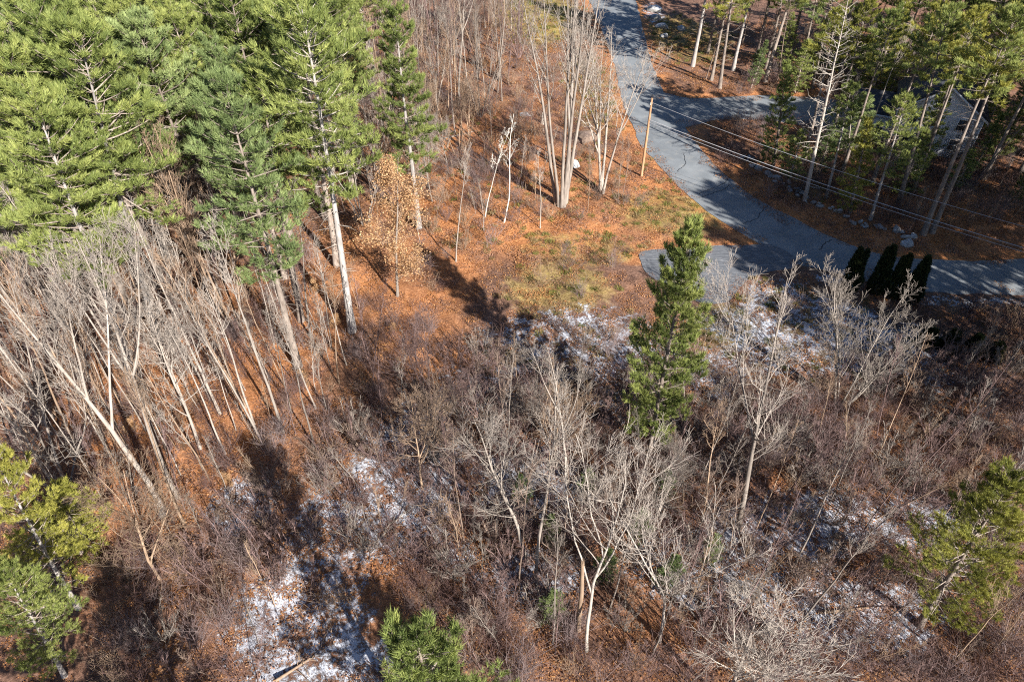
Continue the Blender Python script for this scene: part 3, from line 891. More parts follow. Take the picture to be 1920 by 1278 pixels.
NM = [(PB, PB, npn), (PB, PB, npn), (PB, PB, nb_), (PB, PB, npn), (PP, PB, npn)]
wood("white_pine", [(-46, 47), (-33, 45), (-17, 47), (-16, 56), (-20, 64), (-54, 66)], 4.8, 60, 11, PINE_STAND + PINE_EDGE[1:], 25, (22, 28),
     "tall white pine in the front rows of the dense upper left stand", "pine", "front pines of the upper left stand", NM, 1.3)
wood("white_pine", [(-54, 64), (-22, 64), (-18, 74), (-19, 98), (-20, 109), (-80, 109)], 5.6, 120, 12, PINE_STAND, 25, (21, 27),
     "white pine packed among others deep in the upper left stand", "pine", "inner pines of the upper left stand", NM, 1.2)
wood("white_pine", [(28, 104), (60, 102), (70, 86), (62, 78), (58, 60), (66, 62), (90, 118), (30, 122)], 5.2, 80, 13, PINE_OPEN + PINE_STAND[:1], 22, (16, 23),
     "open-crowned pine in the shady woods behind the house and side road", "pine", "pines of the shady woods at upper right", NM, 1.2)
wood("young_hemlock", [(30, 76), (48, 72), (62, 64), (70, 84), (80, 110), (30, 112), (36, 102), (50, 100), (46, 84)], 4.5, 34, 15, HEMLOCK + PINE_YOUNG, 11, (5, 11),
     "young conifer in the understorey of the shady right woods", "pine", "young conifers of the right woods", NM, 1.0, .03, (1, 1.3))
# pines across the way whose shadows fall on the road, the woods and the clipped cedars
for x, y, h in ((50.5, 34, 28), (48.6, 38.5, 27), (51, 43.5, 26), (47.8, 30, 27), (52.5, 36.5, 27), (56, 41.5, 27), (49.5, 41.0, 25), (52.8, 28, 27), (53.5, 39.5, 27), (55, 31, 28), (58.5, 36, 27), (54.5, 45, 25), (60, 42, 26), (50, 26, 26), (64, 47, 26), (66, 38, 26), (70, 44, 26), (47.5, 21, 23),
                (64, 62.5, 24), (67, 68, 24), (70, 63, 25), (72, 72, 25), (75, 65, 25), (77, 76, 25), (80, 70, 25), (84, 82, 25), (86, 74, 24), (74, 46, 26), (78, 41, 26), (72, 37, 26), (82, 46, 26), (62, 32, 26), (69, 31, 26), (62.5, 67.5, 22), (66, 74, 23), (69.5, 79, 23), (73, 86, 23), (77, 92, 23), (80, 87, 24), (82, 97, 23), (68, 49.0, 25), (59.5, 47.5, 25)):
    put("white_pine", PINE_STAND[int(x * 7 + y) % 4], 25, x, y, h, 0, "tall white pine just outside the picture beyond the bend of the road", "pine", "pines shading the road bend", NM[int(x + y) % 5])
for x, y, h in ((-12, 4.5, 16), (-20, 8, 14), (6, 2, 15)):
    put("white_pine", PINE_NEAR[1], 16, x, y, h, 0, "white pine standing below the picture's bottom edge", "pine", "pines below the bottom edge", (PB, PB, npn))

HM = [gp, gg, gt, gp]
TW = (M['twig'],) * 2
wood("bare_tree", [(-56, 60), (-21, 53), (-14, 43), (-16.6, 35), (-23, 27), (-40, 31)], 1.9, 105, 21, FOREST + POLE + POLE, 17, (11, 18),
     "bare hardwood stem in the crowded wood at left below the pines", "tree", "bare trees of the left wood", HM, .9, .05)
wood("bare_sapling", [(-52, 58), (-13, 52), (-9, 40), (-16.6, 34), (-23, 26), (-40, 30)], 1.5, 110, 22, SAPLING, 8, (4.5, 9),
     "thin bare sapling in the crowded wood at left below the pines", "sapling", "saplings of the left wood", [gp, gt, TW, gg], .6, .06)
wood("bare_tree", [(-20, 66), (-10, 66), (-4, 90), (2, 112), (2, 132), (-22, 132), (-19, 98)], 2.4, 95, 23, FOREST + SPREAD + MULTI[:1], 17, (11, 18),
     "bare hardwood in the grey wood between the pine stand and the lawn", "tree", "bare trees of the upper middle wood", [gg, TW, gt, gp], .9, .04)
wood("bare_sapling", [(-22, 62), (-6, 58), (4, 66), (12, 68), (14, 80), (8, 100), (-18, 100)], 2.4, 60, 24, SAPLING, 8, (3.5, 8),
     "thin bare sapling on the orange leaf slope left of the road", "sapling", "saplings of the leaf slope", [gp, gt, gb], .7, .06)
wood("bare_tree", [(30, 74), (60, 70), (68, 66), (90, 125), (34, 130), (28, 106), (52, 100), (50, 86)], 4.2, 70, 25, FOREST + SPREAD, 18, (8, 16),
     "thin bare tree in the shady woods right of the road", "tree", "bare trees of the right woods", [gg, gb, gp, TW], .9, .06)
wood("bare_sapling", [(36, 68), (46, 62), (64, 62), (66, 76), (48, 80), (34, 78)], 2.2, 30, 26, SAPLING, 8, (3, 7),
     "leafless sapling under the pines behind the stone wall", "sapling", "saplings behind the stone wall", [gt, gg, gb], .7, .08)
wood("bare_tree", [(-14, 33), (-6, 38), (2, 40), (9, 38), (24, 35), (34, 36), (36, 30), (31, 18), (-2, 17), (-4, 26)], 2.4, 80, 27, POLE + POLE + SAPLING + SPREAD[:1], 12, (6, 12),
     "small bare tree in the wide brushy thicket of the lower half", "tree", "small trees of the lower thicket", [gg, gt, TW, gb], .8, .08)
wood("bare_sapling", [(-22, 16.5), (-18, 30), (-12, 38), (6, 42), (24, 36), (40, 42), (36, 30), (30, 17)], 1.7, 130, 28, SAPLING, 8, (3.5, 7.5),
     "thin bare sapling in the wide brushy thicket of the lower half", "sapling", "saplings of the lower thicket", [gg, gt, TW, gb, TW], .6, .10)
wood("bare_shrub", [(-22, 16.5), (-20, 28), (-12, 40), (-4, 44), (10, 44), (24, 40), (34, 43), (48, 48), (46, 40), (36, 30), (30, 17), (14, 16), (-2, 17), (-6, 24), (-12, 24)], 1.7, 190, 29, SHRUB, 3.4, (2.0, 4.2),
     "leafless many-stemmed shrub in the wide brushy thicket of the lower half", "shrub", "shrubs of the lower thicket", [TW, gb, gg, TW], .5, .03, (1, 1.3))
wood("bare_shrub", [(-6, 58), (4, 66), (14, 70), (12, 82), (6, 112), (-18, 116), (-20, 70)], 2.4, 80, 30, SHRUB, 3.4, (1.4, 2.8),
     "leafless many-stemmed shrub on the orange leaf slope", "shrub", "shrubs of the leaf slope", [TW, gb, gt], .5, .03, (1, 1.3))
wood("beech_shrub", [(-36, 34), (-22, 26), (-14, 36), (-6, 46), (-14, 58), (-40, 52)], 5.0, 8, 31, BEECH[1:], 4, (1.0, 1.9),
     "low beech sapling holding dry coppery leaves in the left wood", "shrub", "beech saplings of the left wood", [(M['grey'], M['tan'], M['beech_leaf'])], .5)
wood("hemlock_seedling", [(2, 20), (14, 22), (16, 30), (0, 30)], 2.8, 9, 32, PINE_YOUNG[1:], 9, (2.6, 4.4),
     "low green hemlock seedling under the bottom centre thicket", "shrub", "hemlock seedlings in the thicket", [(PB, PB, nb_)], .3)

# ------------------------------------------------------------------ clipped cedars
def cedar_mesh(seed, H, Rm, split):
    g = np.random.default_rng(seed)
    a = Acc(); a.tubes(np.array([[[0, 0, -.2], [0, 0, H * .5], [0, 0, H * .9]]]), np.array([[.09, .06, .02]]), 6)
    tr = a.mesh("trunk", M['brown'])
    fo = Acc()
    def cone(n, top, off, z0, rm):
        z = z0 + (top - z0) * g.random(n) ** 1.1
        t = (z - z0) / (top - z0)
        rr = rm * np.minimum(1, .72 + 1.6 * t) * (1 - t) ** .62 * (.62 + .42 * g.random(n))
        az = g.random(n) * 6.28
        rr *= 1 + .12 * np.sin(az * 3 + z * 2)
        C = np.stack([np.cos(az) * rr + off[0] * t, np.sin(az) * rr + off[1] * t, z], 1)
        ax = nrm(np.stack([np.cos(az) * .45, np.sin(az) * .45, np.ones(n)], 1))
        tufts(fo, C, ax, .30, .22, 5, .04, g, np.clip(.45 + .2 * g.normal(size=n), 0, 1))
    cone(1500, H, split[0], .1, Rm)
    cone(600, H * .95, split[1], H * .35, Rm * .62)
    return tr, fo.mesh("crown", M['cedar'], attr="tint")
CED = [(33.3, 54.2, 4.9, "clipped dark cedar with a forked tip, nearest the driveway", ((-.28, 0), (.45, 0))),
       (35.6, 53.8, 5.4, "clipped dark cedar with a yellowish tip, second from the driveway", ((.25, 0), (-.15, .1))),
       (37.1, 53.3, 4.8, "clipped cedar with olive lit flank, third from the driveway", ((.22, 0), (-.22, 0))),
       (38.2, 52.1, 5.5, "clipped dark cedar farthest from the driveway", ((.05, 0), (.3, .1)))]
for i, (x, y, h, lb, sp) in enumerate(CED):
    e = empty("clipped_cedar", (x, y, float(elev(x, y))))
    tag(e, lb, "cedar", "row of clipped cedars by the road")
    e.rotation_euler = (0, R(-3), 0)
    for me in cedar_mesh(400 + i, h, .98, sp):
        link(me.name.split(".")[0], me, e)
    taken.append((x, y, 1.2))
for i, (x, y, h, lb) in enumerate(((36.7, 45.5, 2.1, "low dark evergreen bush below the cedars, first from the driveway side"), (38.5, 45.2, 2.5, "low dark evergreen bush below the cedars, second from the driveway side"),
                                  (40.3, 44.6, 2.7, "low dark evergreen bush below the cedars, third from the driveway side"), (42.2, 44.3, 2.0, "low dark evergreen bush below the cedars, farthest from the driveway"))):
    e = empty("evergreen_bush", (x, y, float(elev(x, y))))
    tag(e, lb, "bush", "low dark bushes below the cedars")
    for me in cedar_mesh(420 + i, h, .85, ((-.1, 0), (.2, 0))):
        link(me.name.split(".")[0], me, e)

# ------------------------------------------------------------------ utility poles and wires
def pole(x, y, h, label, rz):
    e = empty("utility_pole", (x, y, float(elev(x, y))), rz)
    tag(e, label, "utility pole", "utility poles along the road")
    a = Acc(); a.tubes(np.array([[[0, 0, -.5], [0, 0, h * .5], [0, 0, h]]]), np.array([[.17, .15, .115]]), 14)
    a.add(np.array([(math.cos(t) * .115, math.sin(t) * .115, h) for t in np.arange(14) * 2 * math.pi / 14]), [list(range(14))])
    link("post", a.mesh("post", M['pole'], True), e)
    a = Acc()
    for s in (-1, 1):
        a.tubes(np.array([[[0, .16 * s, h - .62], [0, .16 * s, h - .40]]]), np.array([[.05, .035]]), 8)
    link("insulator", a.mesh("insulator", M['porcelain'], True), e)
    a = Acc()
    a.box((0, 0, h - .68), (.09, .5, .09)); a.box((0, .13, h - 2.6), (.08, .1, .28))
    link("bracket", a.mesh("bracket", M['steel']), e)
    return e
pole(15.9, 76.9, 9.8, "brown wooden utility pole beside the road below the broad grey maple", R(-40))
pole(51.0, 46.6, 9.8, "brown wooden utility pole beyond the road bend at the right border", R(-40))
def wire(a, b, sag, r, label):
    a = np.array(a, float); b = np.array(b, float)
    t = np.linspace(0, 1, 25)[:, None]
    P = a * (1 - t) + b * t
    P[:, 2] -= sag * 4 * (t * (1 - t))[:, 0]
    acc = Acc(); acc.tubes(P[None], np.full((1, 25), r), 6)
    o = link("overhead_wire", acc.mesh("overhead_wire", M['wire'], True))
    tag(o, label, "wire", "overhead wires along the road")
wire((16.1, 77.0, 9.2), (51.2, 46.7, 9.2), .9, .018, "thin topmost overhead wire above the other two cables")
wire((15.95, 76.75, 7.3), (51.05, 46.5, 7.3), .7, .03, "thick overhead cable, upper of the close lower pair")
wire((15.95, 76.75, 6.95), (51.05, 46.5, 6.95), .75, .02, "thin overhead cable, lower of the close lower pair")

# ------------------------------------------------------------------ stones
def rock_mesh(seed, flat=.6):
    g = np.random.default_rng(seed)
    bm = bmesh.new()
    bmesh.ops.create_icosphere(bm, subdivisions=2, radius=1)
    pl = [(nrm(g.normal(size=3)), .55 + .35 * g.random()) for _ in range(9)]
    for v in bm.verts:
        p = np.array(v.co)
        for n_, d in pl:
            k = p @ n_ - d
            if k > 0: p = p - n_ * k * .9
        p = p * (1 + .05 * g.normal())
        v.co = (p[0], p[1], p[2] * flat)
    me = bpy.data.meshes.new("stone")
    bm.to_mesh(me); bm.free()
    me.materials.append(M['rock'])
    return me
ROCKS = [rock_mesh(500 + i, .55 + .05 * i) for i in range(6)]
WALL = [(29.6, 81.1), (31.0, 77.6), (32.9, 75.0), (33.9, 72.4), (35.6, 69.8), (37.3, 67.6), (39.0, 65.7), (41.9, 64.1), (43.6, 63.2)]
wl = empty("stone_wall", (36, 70, 0))
tag(wl, "tumbled low field stone wall along the far verge of the road", "stone wall")
k = 0
for (x1, y1), (x2, y2) in zip(WALL[:-1], WALL[1:]):
    L = math.hypot(x2 - x1, y2 - y1)
    n = int(L / .62)
    for j in range(n):
        t = (j + random.random()) / n
        for row in range(2 if random.random() < .55 else 1):
            x = x1 + (x2 - x1) * t + random.gauss(0, .28); y = y1 + (y2 - y1) * t + random.gauss(0, .28)
            s = random.uniform(.22, .52) * (1 - .3 * row)
            o = link("stone", ROCKS[k % 6], wl, (x - 36, y - 70, float(elev(x, y)) + .1 + .35 * row))
            o.scale = (s * random.uniform(.9, 1.5), s, s * random.uniform(.8, 1.1))
            o.rotation_euler = (random.gauss(0, .2), random.gauss(0, .2), random.uniform(0, 6.28))
            k += 1
def boulder(x, y, s, label, i, mat=None, flat=1.0):
    o = link("boulder", ROCKS[i % 6], None, (x, y, float(elev(x, y)) + .12 * s))
    o.scale = (s * 1.15, s * .9, s * flat)
    o.rotation_euler = (random.gauss(0, .12), random.gauss(0, .12), i * 1.3)
    if mat: setmat(o, mat)
    tag(o, label, "boulder", "boulders")
    taken.append((x, y, s + .5))
boulder(27.4, 141.4, 1.5, "snow-dusted boulder farthest up the road in the row on the lawn", 0)
boulder(27.0, 137.0, 1.2, "bluish boulder second farthest in the row on the lawn by the road", 1)
boulder(27.3, 131.6, 1.2, "pale boulder third farthest in the row on the lawn by the road", 2)
boulder(27.0, 127.6, .8, "small round boulder nearest in the row on the lawn by the road", 3)
boulder(30.6, 131.0, .8, "lone white-topped boulder set back on the lawn behind the row", 4)
boulder(9.7, 87.6, 1.55, "large dark brown rounded boulder on the slope between the two maples", 5, M['brown'], .9)
boulder(7.9, 78.6, 1.0, "flat pale snow-dusted slab at the foot of the huge maple", 1, None, .28)
boulder(2.0, 95.5, .9, "pale slab of rock behind the huge maple near the top", 2, None, .5)
boulder(42.2, 62.0, .8, "broad grey boulder at the lower end of the stone wall by the twin pines", 3, None, .7)
boulder(-29.5, 22.0, .6, "small white boulder under the yellowish pine at the left border", 0)

def stump(x, y):
    e = empty("tree_stump", (x, y, float(elev(x, y))))
    tag(e, "short pale splintered stump on the leaf slope left of the huge maple", "stump")
    g = np.random.default_rng(9)
    a = Acc(); a.tubes(np.array([[[0, 0, -.3], [.02, 0, .3], [.05, 0, 1.1]]]), np.array([[.42, .33, .27]]), 10)
    link("trunk", a.mesh("trunk", M['dead']), e)
    b = Acc(); az = np.arange(9) * .7
    P = np.stack([np.stack([[.05 + math.cos(t) * .2, math.sin(t) * .2, 1.0], [.05 + math.cos(t) * .15, math.sin(t) * .15, 1.2 + .6 * g.random()]]) for t in az])
    b.tubes(P, np.broadcast_to(np.array([.09, .015]), (9, 2)), 4)
    link("splinters", b.mesh("splinters", M['dead']), e)
stump(4.3, 92.4)

def log(x, y, L, rz, r, mat, label, i):
    e = empty("fallen_log", (x, y, float(elev(x, y)) + r * .7), rz)
    tag(e, label, "log", "fallen logs")
    g = np.random.default_rng(600 + i)
    T = grow(np.array([[-L / 2, 0, 0]]), np.array([[1., 0, 0]]), np.array([L]), 8, .02, 0, g)
    T[:, :, 2] = np.clip(T[:, :, 2], -.1, .15)
    a = Acc(); a.tubes(T, taper(np.array([r]), np.array([r * .45]), 8), 8)
    link("trunk", a.mesh("trunk", M[mat], True), e)
    b = Acc()
    p, d, t, rr, par = spawn(T, taper(np.array([r]), np.array([r * .5]), 8), 9, .3, 1, g)
    B = grow(p, deviate(d, .8 + .3 * g.random(9), g), .5 + 1.2 * g.random(9), 4, .1, .03, g)
    B[:, :, 2] = np.maximum(B[:, :, 2], -.05)
    b.tubes(B, taper(np.full(9, .03), np.full(9, .01), 4), 4)
    link("branches", b.mesh("branches", M[mat]), e)
log(-12.5, 17.9, 3.4, R(38), .10, 'tan', "short fallen log lying across the snow patch at bottom left", 0)
log(-8.6, 27.2, 3.0, R(55), .08, 'dead', "pale fallen stick on the thin snow of the lower left thicket", 1)
log(21.5, 21.4, 4.2, R(5), .12, 'tan', "fallen tan log in snow left of the bushy yellow-green pine", 2)
log(-5.5, 78, 7.5, R(140), .16, 'brown', "dark fallen trunk on the leaf slope left of the huge maple", 3)
log(-8, 88, 7, R(30), .14, 'grey', "grey fallen trunk with branches before the grey upper wood", 4)
log(37, 74.5, 6, R(-20), .14, 'dead', "pale fallen trunk on the woods floor behind the stone wall", 5)

# ------------------------------------------------------------------ house in the woods
def house():
    cx, cy, rz = 55.0, 86.5, R(-24)
    e = empty("house", (cx, cy, 0), rz)
    tag(e, "pale grey two-storey house with dark roof half hidden behind the right-hand pines", "house")
    W, Dp, Hw, Hr = 9.5, 8.0, 5.6, 8.8      # the gable looks at the camera
    def add(name, acc, mat, parent=e):
        return link(name, acc.mesh(name, mat), parent)
    a = Acc()
    x, y = W / 2, Dp / 2
    v = [(-x, -y, 0), (x, -y, 0), (x, y, 0), (-x, y, 0), (-x, -y, Hw), (x, -y, Hw), (x, y, Hw), (-x, y, Hw), (0, -y, Hr), (0, y, Hr)]
    a.add(v, [(0, 1, 5, 4), (1, 2, 6, 5), (2, 3, 7, 6), (3, 0, 4, 7)])
    a.F.append(np.array([(4, 5, 8), (6, 7, 9)]))
    wall = add("wall", a, M['siding'])
    # roof slopes with thickness and overhang
    sl = math.hypot(x, Hr - Hw)
    ux, uz = x / sl, (Hr - Hw) / sl
    rf = Acc()
    for s in (-1, 1):
        p0 = np.array([0, 0, Hr + .06]); p1 = np.array([s * (x + .45), 0, Hr + .06 - (x + .45) * uz / ux])
        nv = np.array([s * uz, 0, ux]) * .16
        q = []
        for yy in (-y - .5, y + .5):
            for p in (p0, p1):
                q += [p + np.array([0, yy, 0]), p + np.array([0, yy, 0]) + nv]
        rf.add(np.array(q), [(1, 3, 7, 5), (0, 4, 6, 2), (0, 2, 3, 1), (4, 5, 7, 6), (2, 6, 7, 3), (0, 1, 5, 4)])
    roof = add("roof", rf, M['shingle'])
    c = Acc(); c.box((1.2, 1.5, Hr + .3), (.8, .8, 1.9)); add("chimney", c, M['rock'], roof)
    # white rake boards and corner boards
    for s in (-1, 1):
        t = Acc()
        p0 = np.array([0, -y - .53, Hr - .02]); p1 = np.array([s * (x + .45), -y - .53, Hr - .02 - (x + .45) * uz / ux])
        dn = np.array([0, 0, -.28]); bk = np.array([0, .04, 0])
        t.add(np.array([p0, p1, p1 + dn, p0 + dn, p0 - bk, p1 - bk, p1 + dn - bk, p0 + dn - bk]), [(0, 1, 2, 3), (7, 6, 5, 4), (0, 4, 5, 1), (3, 2, 6, 7), (1, 5, 6, 2), (0, 3, 7, 4)])
        add("rake_board", t, M['trim'])
        t = Acc(); t.box((s * (x - .02), -y - .02, Hw / 2), (.16, .12, Hw)); add("corner_board", t, M['trim'])
    def window(px, pz, w, h, yy=-y - .03):
        f = Acc()
        for dx, dz, ww, hh in ((-w / 2, 0, .12, h + .24), (w / 2, 0, .12, h + .24), (0, h / 2 + .06, w - .12, .12), (0, -h / 2 - .06, w - .12, .12)):
            f.box((px + dx, yy - .03, pz + dz), (ww, .09, hh))
        fr = add("window", f, M['trim'])
        g_ = Acc(); g_.box((px, yy - .005, pz), (w - .12, .03, h)); add("pane", g_, M['glass'], fr)
        b = Acc(); b.box((px, yy - .03, pz), (w - .12, .03, .05)); add("muntin", b, M['trim'], fr)
    for px in (-2.9, -.2, 2.6):
        window(px, 1.7, 1.0, 1.4); window(px, 4.3, 1.0, 1.3)
    window(0, 6.9, .8, .9)
    # lower wing to the left
    a = Acc(); a.box((-x - 2.6, .8, 1.7), (5.2, 6.2, 3.4)); add("wing_wall", a, M['siding'])
    r2 = Acc(); q = []
    zz = [(-2.6, 3.3), (.8, 5.2), (4.2, 3.3)]
    for (ya, za), (yb, zb) in zip(zz[:-1], zz[1:]):
        p = np.array([(-x - 5.6, ya, za), (-x - .02, ya, za), (-x - .02, yb, zb), (-x - 5.6, yb, zb)])
        r2.add(np.concatenate([p, p + np.array([0, 0, .15])]), [(4, 5, 6, 7), (0, 3, 2, 1), (0, 1, 5, 4), (1, 2, 6, 5), (2, 3, 7, 6), (3, 0, 4, 7)])
    add("wing_roof", r2, M['shingle'])
    t = Acc(); t.box((-x - 2.8, -2.66, 3.30), (5.6, .10, .26)); add("fascia", t, M['trim'])
    for i in range(2):
        window(-x - 1.4 - 2.2 * i, 1.7, 1.0, 1.3, -2.31)
    d = Acc(); d.box((4.05, -y - .06, 1.05), (.95, .06, 2.1)); dr = add("door", d, M['trim'])
    hdl = Acc(); hdl.box((3.7, -y - .11, 1.05), (.05, .05, .14)); add("handle", hdl, M['steel'], dr)
house()

# ------------------------------------------------------------------ ground cover: countless, one object each
def scatter(name, label, cat, pts, rot, scl, idx, meshes):
    me = bpy.data.meshes.new(name)
    me.vertices.add(len(pts))
    me.vertices.foreach_set("co", np.asarray(pts, np.float32).ravel())
    for nm, ty, arr in (("rot", 'FLOAT_VECTOR', rot), ("scl", 'FLOAT', scl), ("pick", 'INT', idx)):
        at = me.attributes.new(nm, ty, 'POINT')
        at.data.foreach_set("vector" if ty == 'FLOAT_VECTOR' else "value", np.asarray(arr, np.int32 if ty == 'INT' else np.float32).ravel())
    o = link(name, me)
    tag(o, label, cat, kind="stuff")
    ng = bpy.data.node_groups.new(name, 'GeometryNodeTree')
    ng.interface.new_socket("Geometry", in_out='INPUT', socket_type='NodeSocketGeometry')
    ng.interface.new_socket("Geometry", in_out='OUTPUT', socket_type='NodeSocketGeometry')
    N = ng.nodes
    gi = N.new("NodeGroupInput"); go = N.new("NodeGroupOutput")
    iop = N.new("GeometryNodeInstanceOnPoints")
    jn = N.new("GeometryNodeJoinGeometry")
    for m in meshes:
        src = bpy.data.objects.new(name + "_source", m)
        oi = N.new("GeometryNodeObjectInfo")
        oi.inputs["Object"].default_value = src
        oi.inputs["As Instance"].default_value = True
        ng.links.new(oi.outputs["Geometry"], jn.inputs[0])
    def na(nm, ty):
        a = N.new("GeometryNodeInputNamedAttribute"); a.data_type = ty
        a.inputs["Name"].default_value = nm
        return a.outputs["Attribute"]
    ng.links.new(gi.outputs[0], iop.inputs["Points"])
    ng.links.new(jn.outputs[0], iop.inputs["Instance"])
    iop.inputs["Pick Instance"].default_value = True
    ng.links.new(na("pick", 'INT'), iop.inputs["Instance Index"])
    ng.links.new(na("rot", 'FLOAT_VECTOR'), iop.inputs["Rotation"])
    ng.links.new(na("scl", 'FLOAT'), iop.inputs["Scale"])
    ng.links.new(iop.outputs[0], go.inputs[0])
    md = o.modifiers.new("scatter", 'NODES')
    md.node_group = ng
    return o

def sample(n, x0, x1, y0, y1, dens, g, edge=.25):
    X = g.uniform(x0, x1, n); Y = g.uniform(y0, y1, n)
    keep = (np.abs(X) < .78 * (.743 * Y + 28.1) + 4)      # what the clearing's visitor could see, plus a margin
    p = dens(X, Y) * (paved(X, Y) > edge)
    keep &= g.random(n) < p
    X, Y = X[keep], Y[keep]
    return np.stack([X, Y, elev(X, Y)], 1)

def rots(n, g, tilt=.15):
    return np.stack([g.normal(size=n) * tilt, g.normal(size=n) * tilt, g.random(n) * 6.28], 1)

def brush_mesh(seed, H, stems, mat, spread=.6):
    g = np.random.default_rng(seed)
    a = Acc()
    az = g.random(stems) * 6.28
    P0 = np.stack([np.cos(az), np.sin(az), np.zeros(stems)], 1) * (.5 * g.random((stems, 1)))
    D = np.stack([np.cos(az) * spread * g.random(stems), np.sin(az) * spread * g.random(stems), np.ones(stems)], 1)
    L = H * (.5 + .6 * g.random(stems))
    P = grow(P0, D, L, 5, .14, .03, g)
    Rr = taper(np.full(stems, .011), np.full(stems, .006), 5)
    a.tubes(P, Rr, 3)
    p, d, t, r, par = spawn(P, Rr, 5, .3, 1, g)
    L2 = L[par] * .4 * (.5 + g.random(len(t)))
    P2 = grow(p, deviate(d, .7 * np.ones(len(t)), g), L2, 3, .15, .03, g)
    a.tubes(P2, taper(np.full(len(t), .0075), np.full(len(t), .005), 3), 3)
    return a.mesh("brush", mat)

def patch_mesh(seed, n, rad, size, mat, lift=.05, flat=.75):
    g = np.random.default_rng(seed)
    r = rad * np.sqrt(g.random(n)); az = g.random(n) * 6.28
    C = np.stack([np.cos(az) * r, np.sin(az) * r, lift * g.random(n) + .02], 1)
    return leaf_quads(C, size, g, flat).mesh("leaves", mat, attr="tint")

def grass_mesh(seed, n, rad, H, mat):
    g = np.random.default_rng(seed)
    r = rad * np.sqrt(g.random(n)); az = g.random(n) * 6.28
    C = np.stack([np.cos(az) * r, np.sin(az) * r, np.zeros(n)], 1)
    a = Acc()
    tufts(a, C, nrm(np.stack([g.normal(size=n) * .45, g.normal(size=n) * .45, np.ones(n)], 1)), H, .35, 4, .018, g, g.random(n))
    return a.mesh("grass", mat, attr="tint")

g = np.random.default_rng(77)
BR = [brush_mesh(700 + i, 2.3, 20, M['brush_twig'], .5) for i in range(3)] + [brush_mesh(710, 1.9, 16, M['tan'], .5)] + [brush_mesh(713 + i, 2.5, 20, M['brush_grey'], .45) for i in range(2)]
THICK = [(26, 16, 12, 6, .9), (-4, 18, 8, 5, .8), (8, 28, 26, 13, 1), (-10, 32, 9, 9, .8), (28, 34, 16, 10, 1), (-20, 22, 8, 6, .8), (46, 46, 10, 6, .9), (4, 44, 9, 4, .6), (-28, 40, 16, 14, .6), (-12, 52, 6, 8, .4), (-4, 85, 10, 16, .35), (50, 85, 22, 22, .5)]
def d_brush(X, Y):
    n = .5 + .5 * np.sin(X * .9 + 1.3 * np.sin(Y * .7)) * np.sin(Y * 1.1 + np.sin(X * .6))
    return np.maximum(blobs(THICK, X, Y) * (.30 + .70 * n ** 1.3) * (1 - .82 * blobs(SNOW[1:4], X, Y)) * (1 - .8 * blobs(SNOW[:1] + SNOW[4:], X, Y)), .02)
pts = sample(12500, -60, 62, 14, 110, d_brush, g)
scatter("brush_undergrowth", "tangled purple-brown brush covering the forest floor", "undergrowth", pts, rots(len(pts), g), g.uniform(.5, 1.25, len(pts)), g.integers(0, 6, len(pts)), BR)

LFB = [patch_mesh(720 + i, 110, 1.0, .115, M['brown_leaf']) for i in range(3)] + [patch_mesh(730 + i, 110, 1.0, .115, M['orange_leaf']) for i in range(3)]
pts = sample(17000, -60, 66, 14, 135, lambda X, Y: np.clip(.55 - .28 * blobs(SNOW, X, Y) + .3 * blobs(ORANGE, X, Y) - .35 * blobs(GRASS, X, Y), .08, 1) * np.where(paved(X, Y) < -.3, .12, 1), g, -1.6)
og = blobs(ORANGE, pts[:, 0], pts[:, 1]) + np.clip(1.3 - paved(pts[:, 0], pts[:, 1]) / 2.5, 0, 1)
pts[:, 2] += np.where(paved(pts[:, 0], pts[:, 1]) < .3, .02, 0)
idx = np.where(g.random(len(pts)) < .12 + .6 * np.clip(og, 0, 1), g.integers(3, 6, len(pts)), g.integers(0, 3, len(pts)))
scatter("leaf_litter", "dry brown and orange fallen leaves strewn over the ground", "leaves", pts, rots(len(pts), g, .05), g.uniform(.7, 1.3, len(pts)), idx, LFB)

GR = [grass_mesh(740 + i, 26, .45, .34, M['straw']) for i in range(3)] + [grass_mesh(750 + i, 26, .45, .30, M['green_weed']) for i in range(2)]
pts = sample(15000, -30, 60, 30, 160, lambda X, Y: np.clip(blobs(GRASS, X, Y) * .9 + .22 * blobs(ORANGE[:2] + ORANGE[8:10], X, Y) + .45 * blobs(SNOW[:3], X, Y), 0, 1), g)
scatter("grass", "tufts of dry yellow-green grass over the clearing and verges", "grass", pts, rots(len(pts), g), g.uniform(.5, 1.2, len(pts)), np.where(g.random(len(pts)) < .35, g.integers(3, 5, len(pts)), g.integers(0, 3, len(pts))), GR)

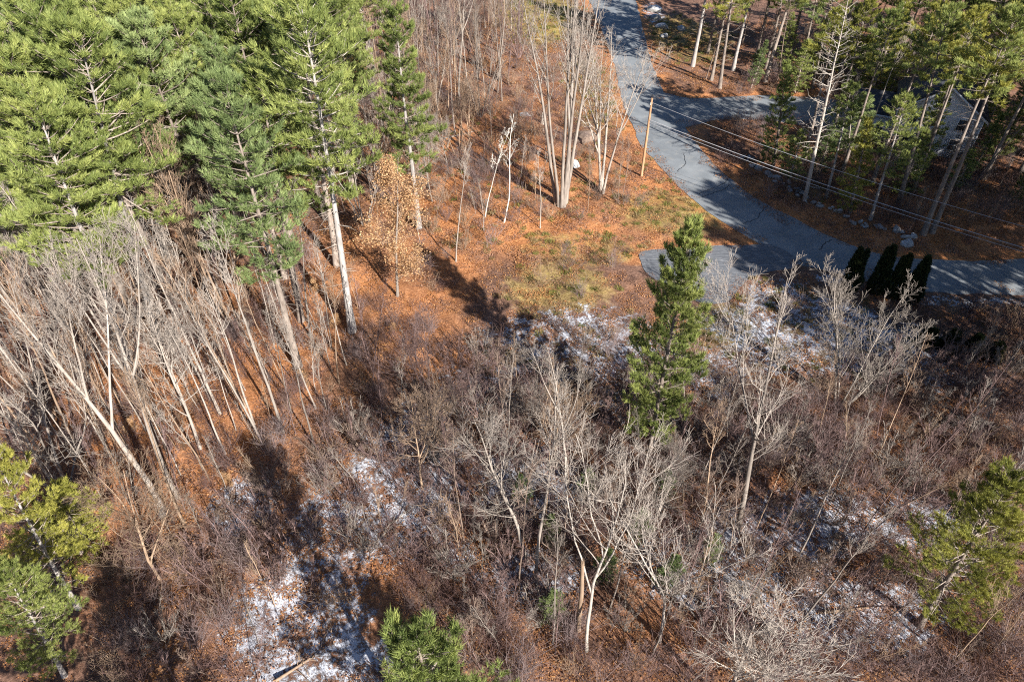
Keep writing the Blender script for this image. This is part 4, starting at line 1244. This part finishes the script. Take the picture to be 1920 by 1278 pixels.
# ------------------------------------------------------------------ labels that single out the woodland trees by what they stand next to
LANDMARKS = [(10.3, 33.7, "lone slender pine"), (-10.3, 65.5, "slim lopsided pine"), (-14.6, 47.7, "pale-trunked front pine"), (-18.5, 43.1, "bluish front pine"), (-32.8, 42.5, "long bare-trunked pine"),
             (-27.4, 21.3, "yellowish left border pine"), (-29.2, 25.3, "low olive evergreen"), (25.4, 20.3, "bushy yellow-green pine"), (-3.2, 11, "bottom edge pine"), (34.2, 71.2, "tall dead pine"),
             (44.7, 70.1, "leaning dark-trunked pine"), (45.4, 64.1, "twin dark pines"), (32.8, 79.4, "drooping roadside hemlock"), (38.4, 68.3, "small conifer by the wall"), (52.5, 99.5, "narrow conifer behind the house"),
             (-24.5, 29, "big pale twin trunks"), (-32.8, 30.5, "multi-stemmed border tree"), (-23.3, 23.5, "wide spreading small tree"), (1.5, 23.3, "straight pale centre tree"), (4.1, 31, "slim forked pale tree"),
             (4.5, 18.5, "crooked pale birch"), (9, 19.1, "low-forked white birch"), (15.8, 27.4, "tall silvery poplar"), (26.6, 38.4, "silvery fan-shaped tree"), (25.5, 27.8, "leaning tan trunk"), (12.1, 15.4, "round-topped grey tree"),
             (5.7, 70.1, "huge multi-trunked maple"), (10.7, 72.5, "broad roadside maple"), (-2, 66.3, "white birch pair"), (-11.1, 52.8, "orange-leaved beech"), (-25.4, 48.2, "brown fan-shaped tree"), (-35, 57.5, "pale dead pine"),
             (15.9, 76.9, "roadside utility pole"), (35.8, 53.4, "row of clipped cedars"), (39.4, 45, "low dark bushes"), (55, 86.5, "grey house"), (9.7, 87.6, "large brown boulder"), (27.2, 134, "row of lawn boulders"),
             (-12.5, 17.9, "log on the snow"), (-8.6, 27.2, "pale fallen stick"), (21.5, 21.4, "fallen tan log"), (-5.5, 78, "dark fallen trunk"), (-8, 88, "grey fallen trunk"), (18, 57, "paved driveway end"), (36, 96, "side road"), (-7.7, 97.3, "forked upper tree"), (37, 74.5, "log behind the wall")]
HEADS = {"white_pine": "white pine", "bare_tree": "bare tree", "bare_sapling": "thin bare sapling", "bare_shrub": "leafless shrub", "young_hemlock": "young conifer", "beech_shrub": "copper-leaved beech shrub", "hemlock_seedling": "green hemlock seedling"}
ORD = ("nearest one", "second one", "third one", "fourth one")
roots = {}
for o in list(col.objects):
    st_ = o.name.split(".")[0]
    if o.parent is None and st_ in HEADS:
        roots.setdefault(st_, []).append(o)
for st_, L in roots.items():
    XY = np.array([o.location[:2] for o in L])
    best = [(9, 1e9, None)] * len(L)
    for lx, ly, ph in LANDMARKS:
        d = XY - np.array([lx, ly])
        dist = np.hypot(d[:, 0], d[:, 1])
        side = np.where(np.abs(d[:, 0]) > np.abs(d[:, 1]), np.where(d[:, 0] < 0, 0, 1), np.where(d[:, 1] > 0, 2, 3))
        for q, rel in enumerate(("left of", "right of", "behind", "in front of")):
            idx = np.where((side == q) & (dist < 16))[0]
            for rk, i in enumerate(idx[np.argsort(dist[idx])][:4]):
                if (rk, dist[i]) < best[i][:2]:
                    best[i] = (rk, dist[i], f"{HEADS[st_]}, the {ORD[rk]} {rel} the {ph}")
    for o, (rk, dd, lb) in zip(L, best):
        if lb and o.get("group") and "below the bottom" not in o["group"] and "road bend" not in o["group"]:
            o["label"] = lb
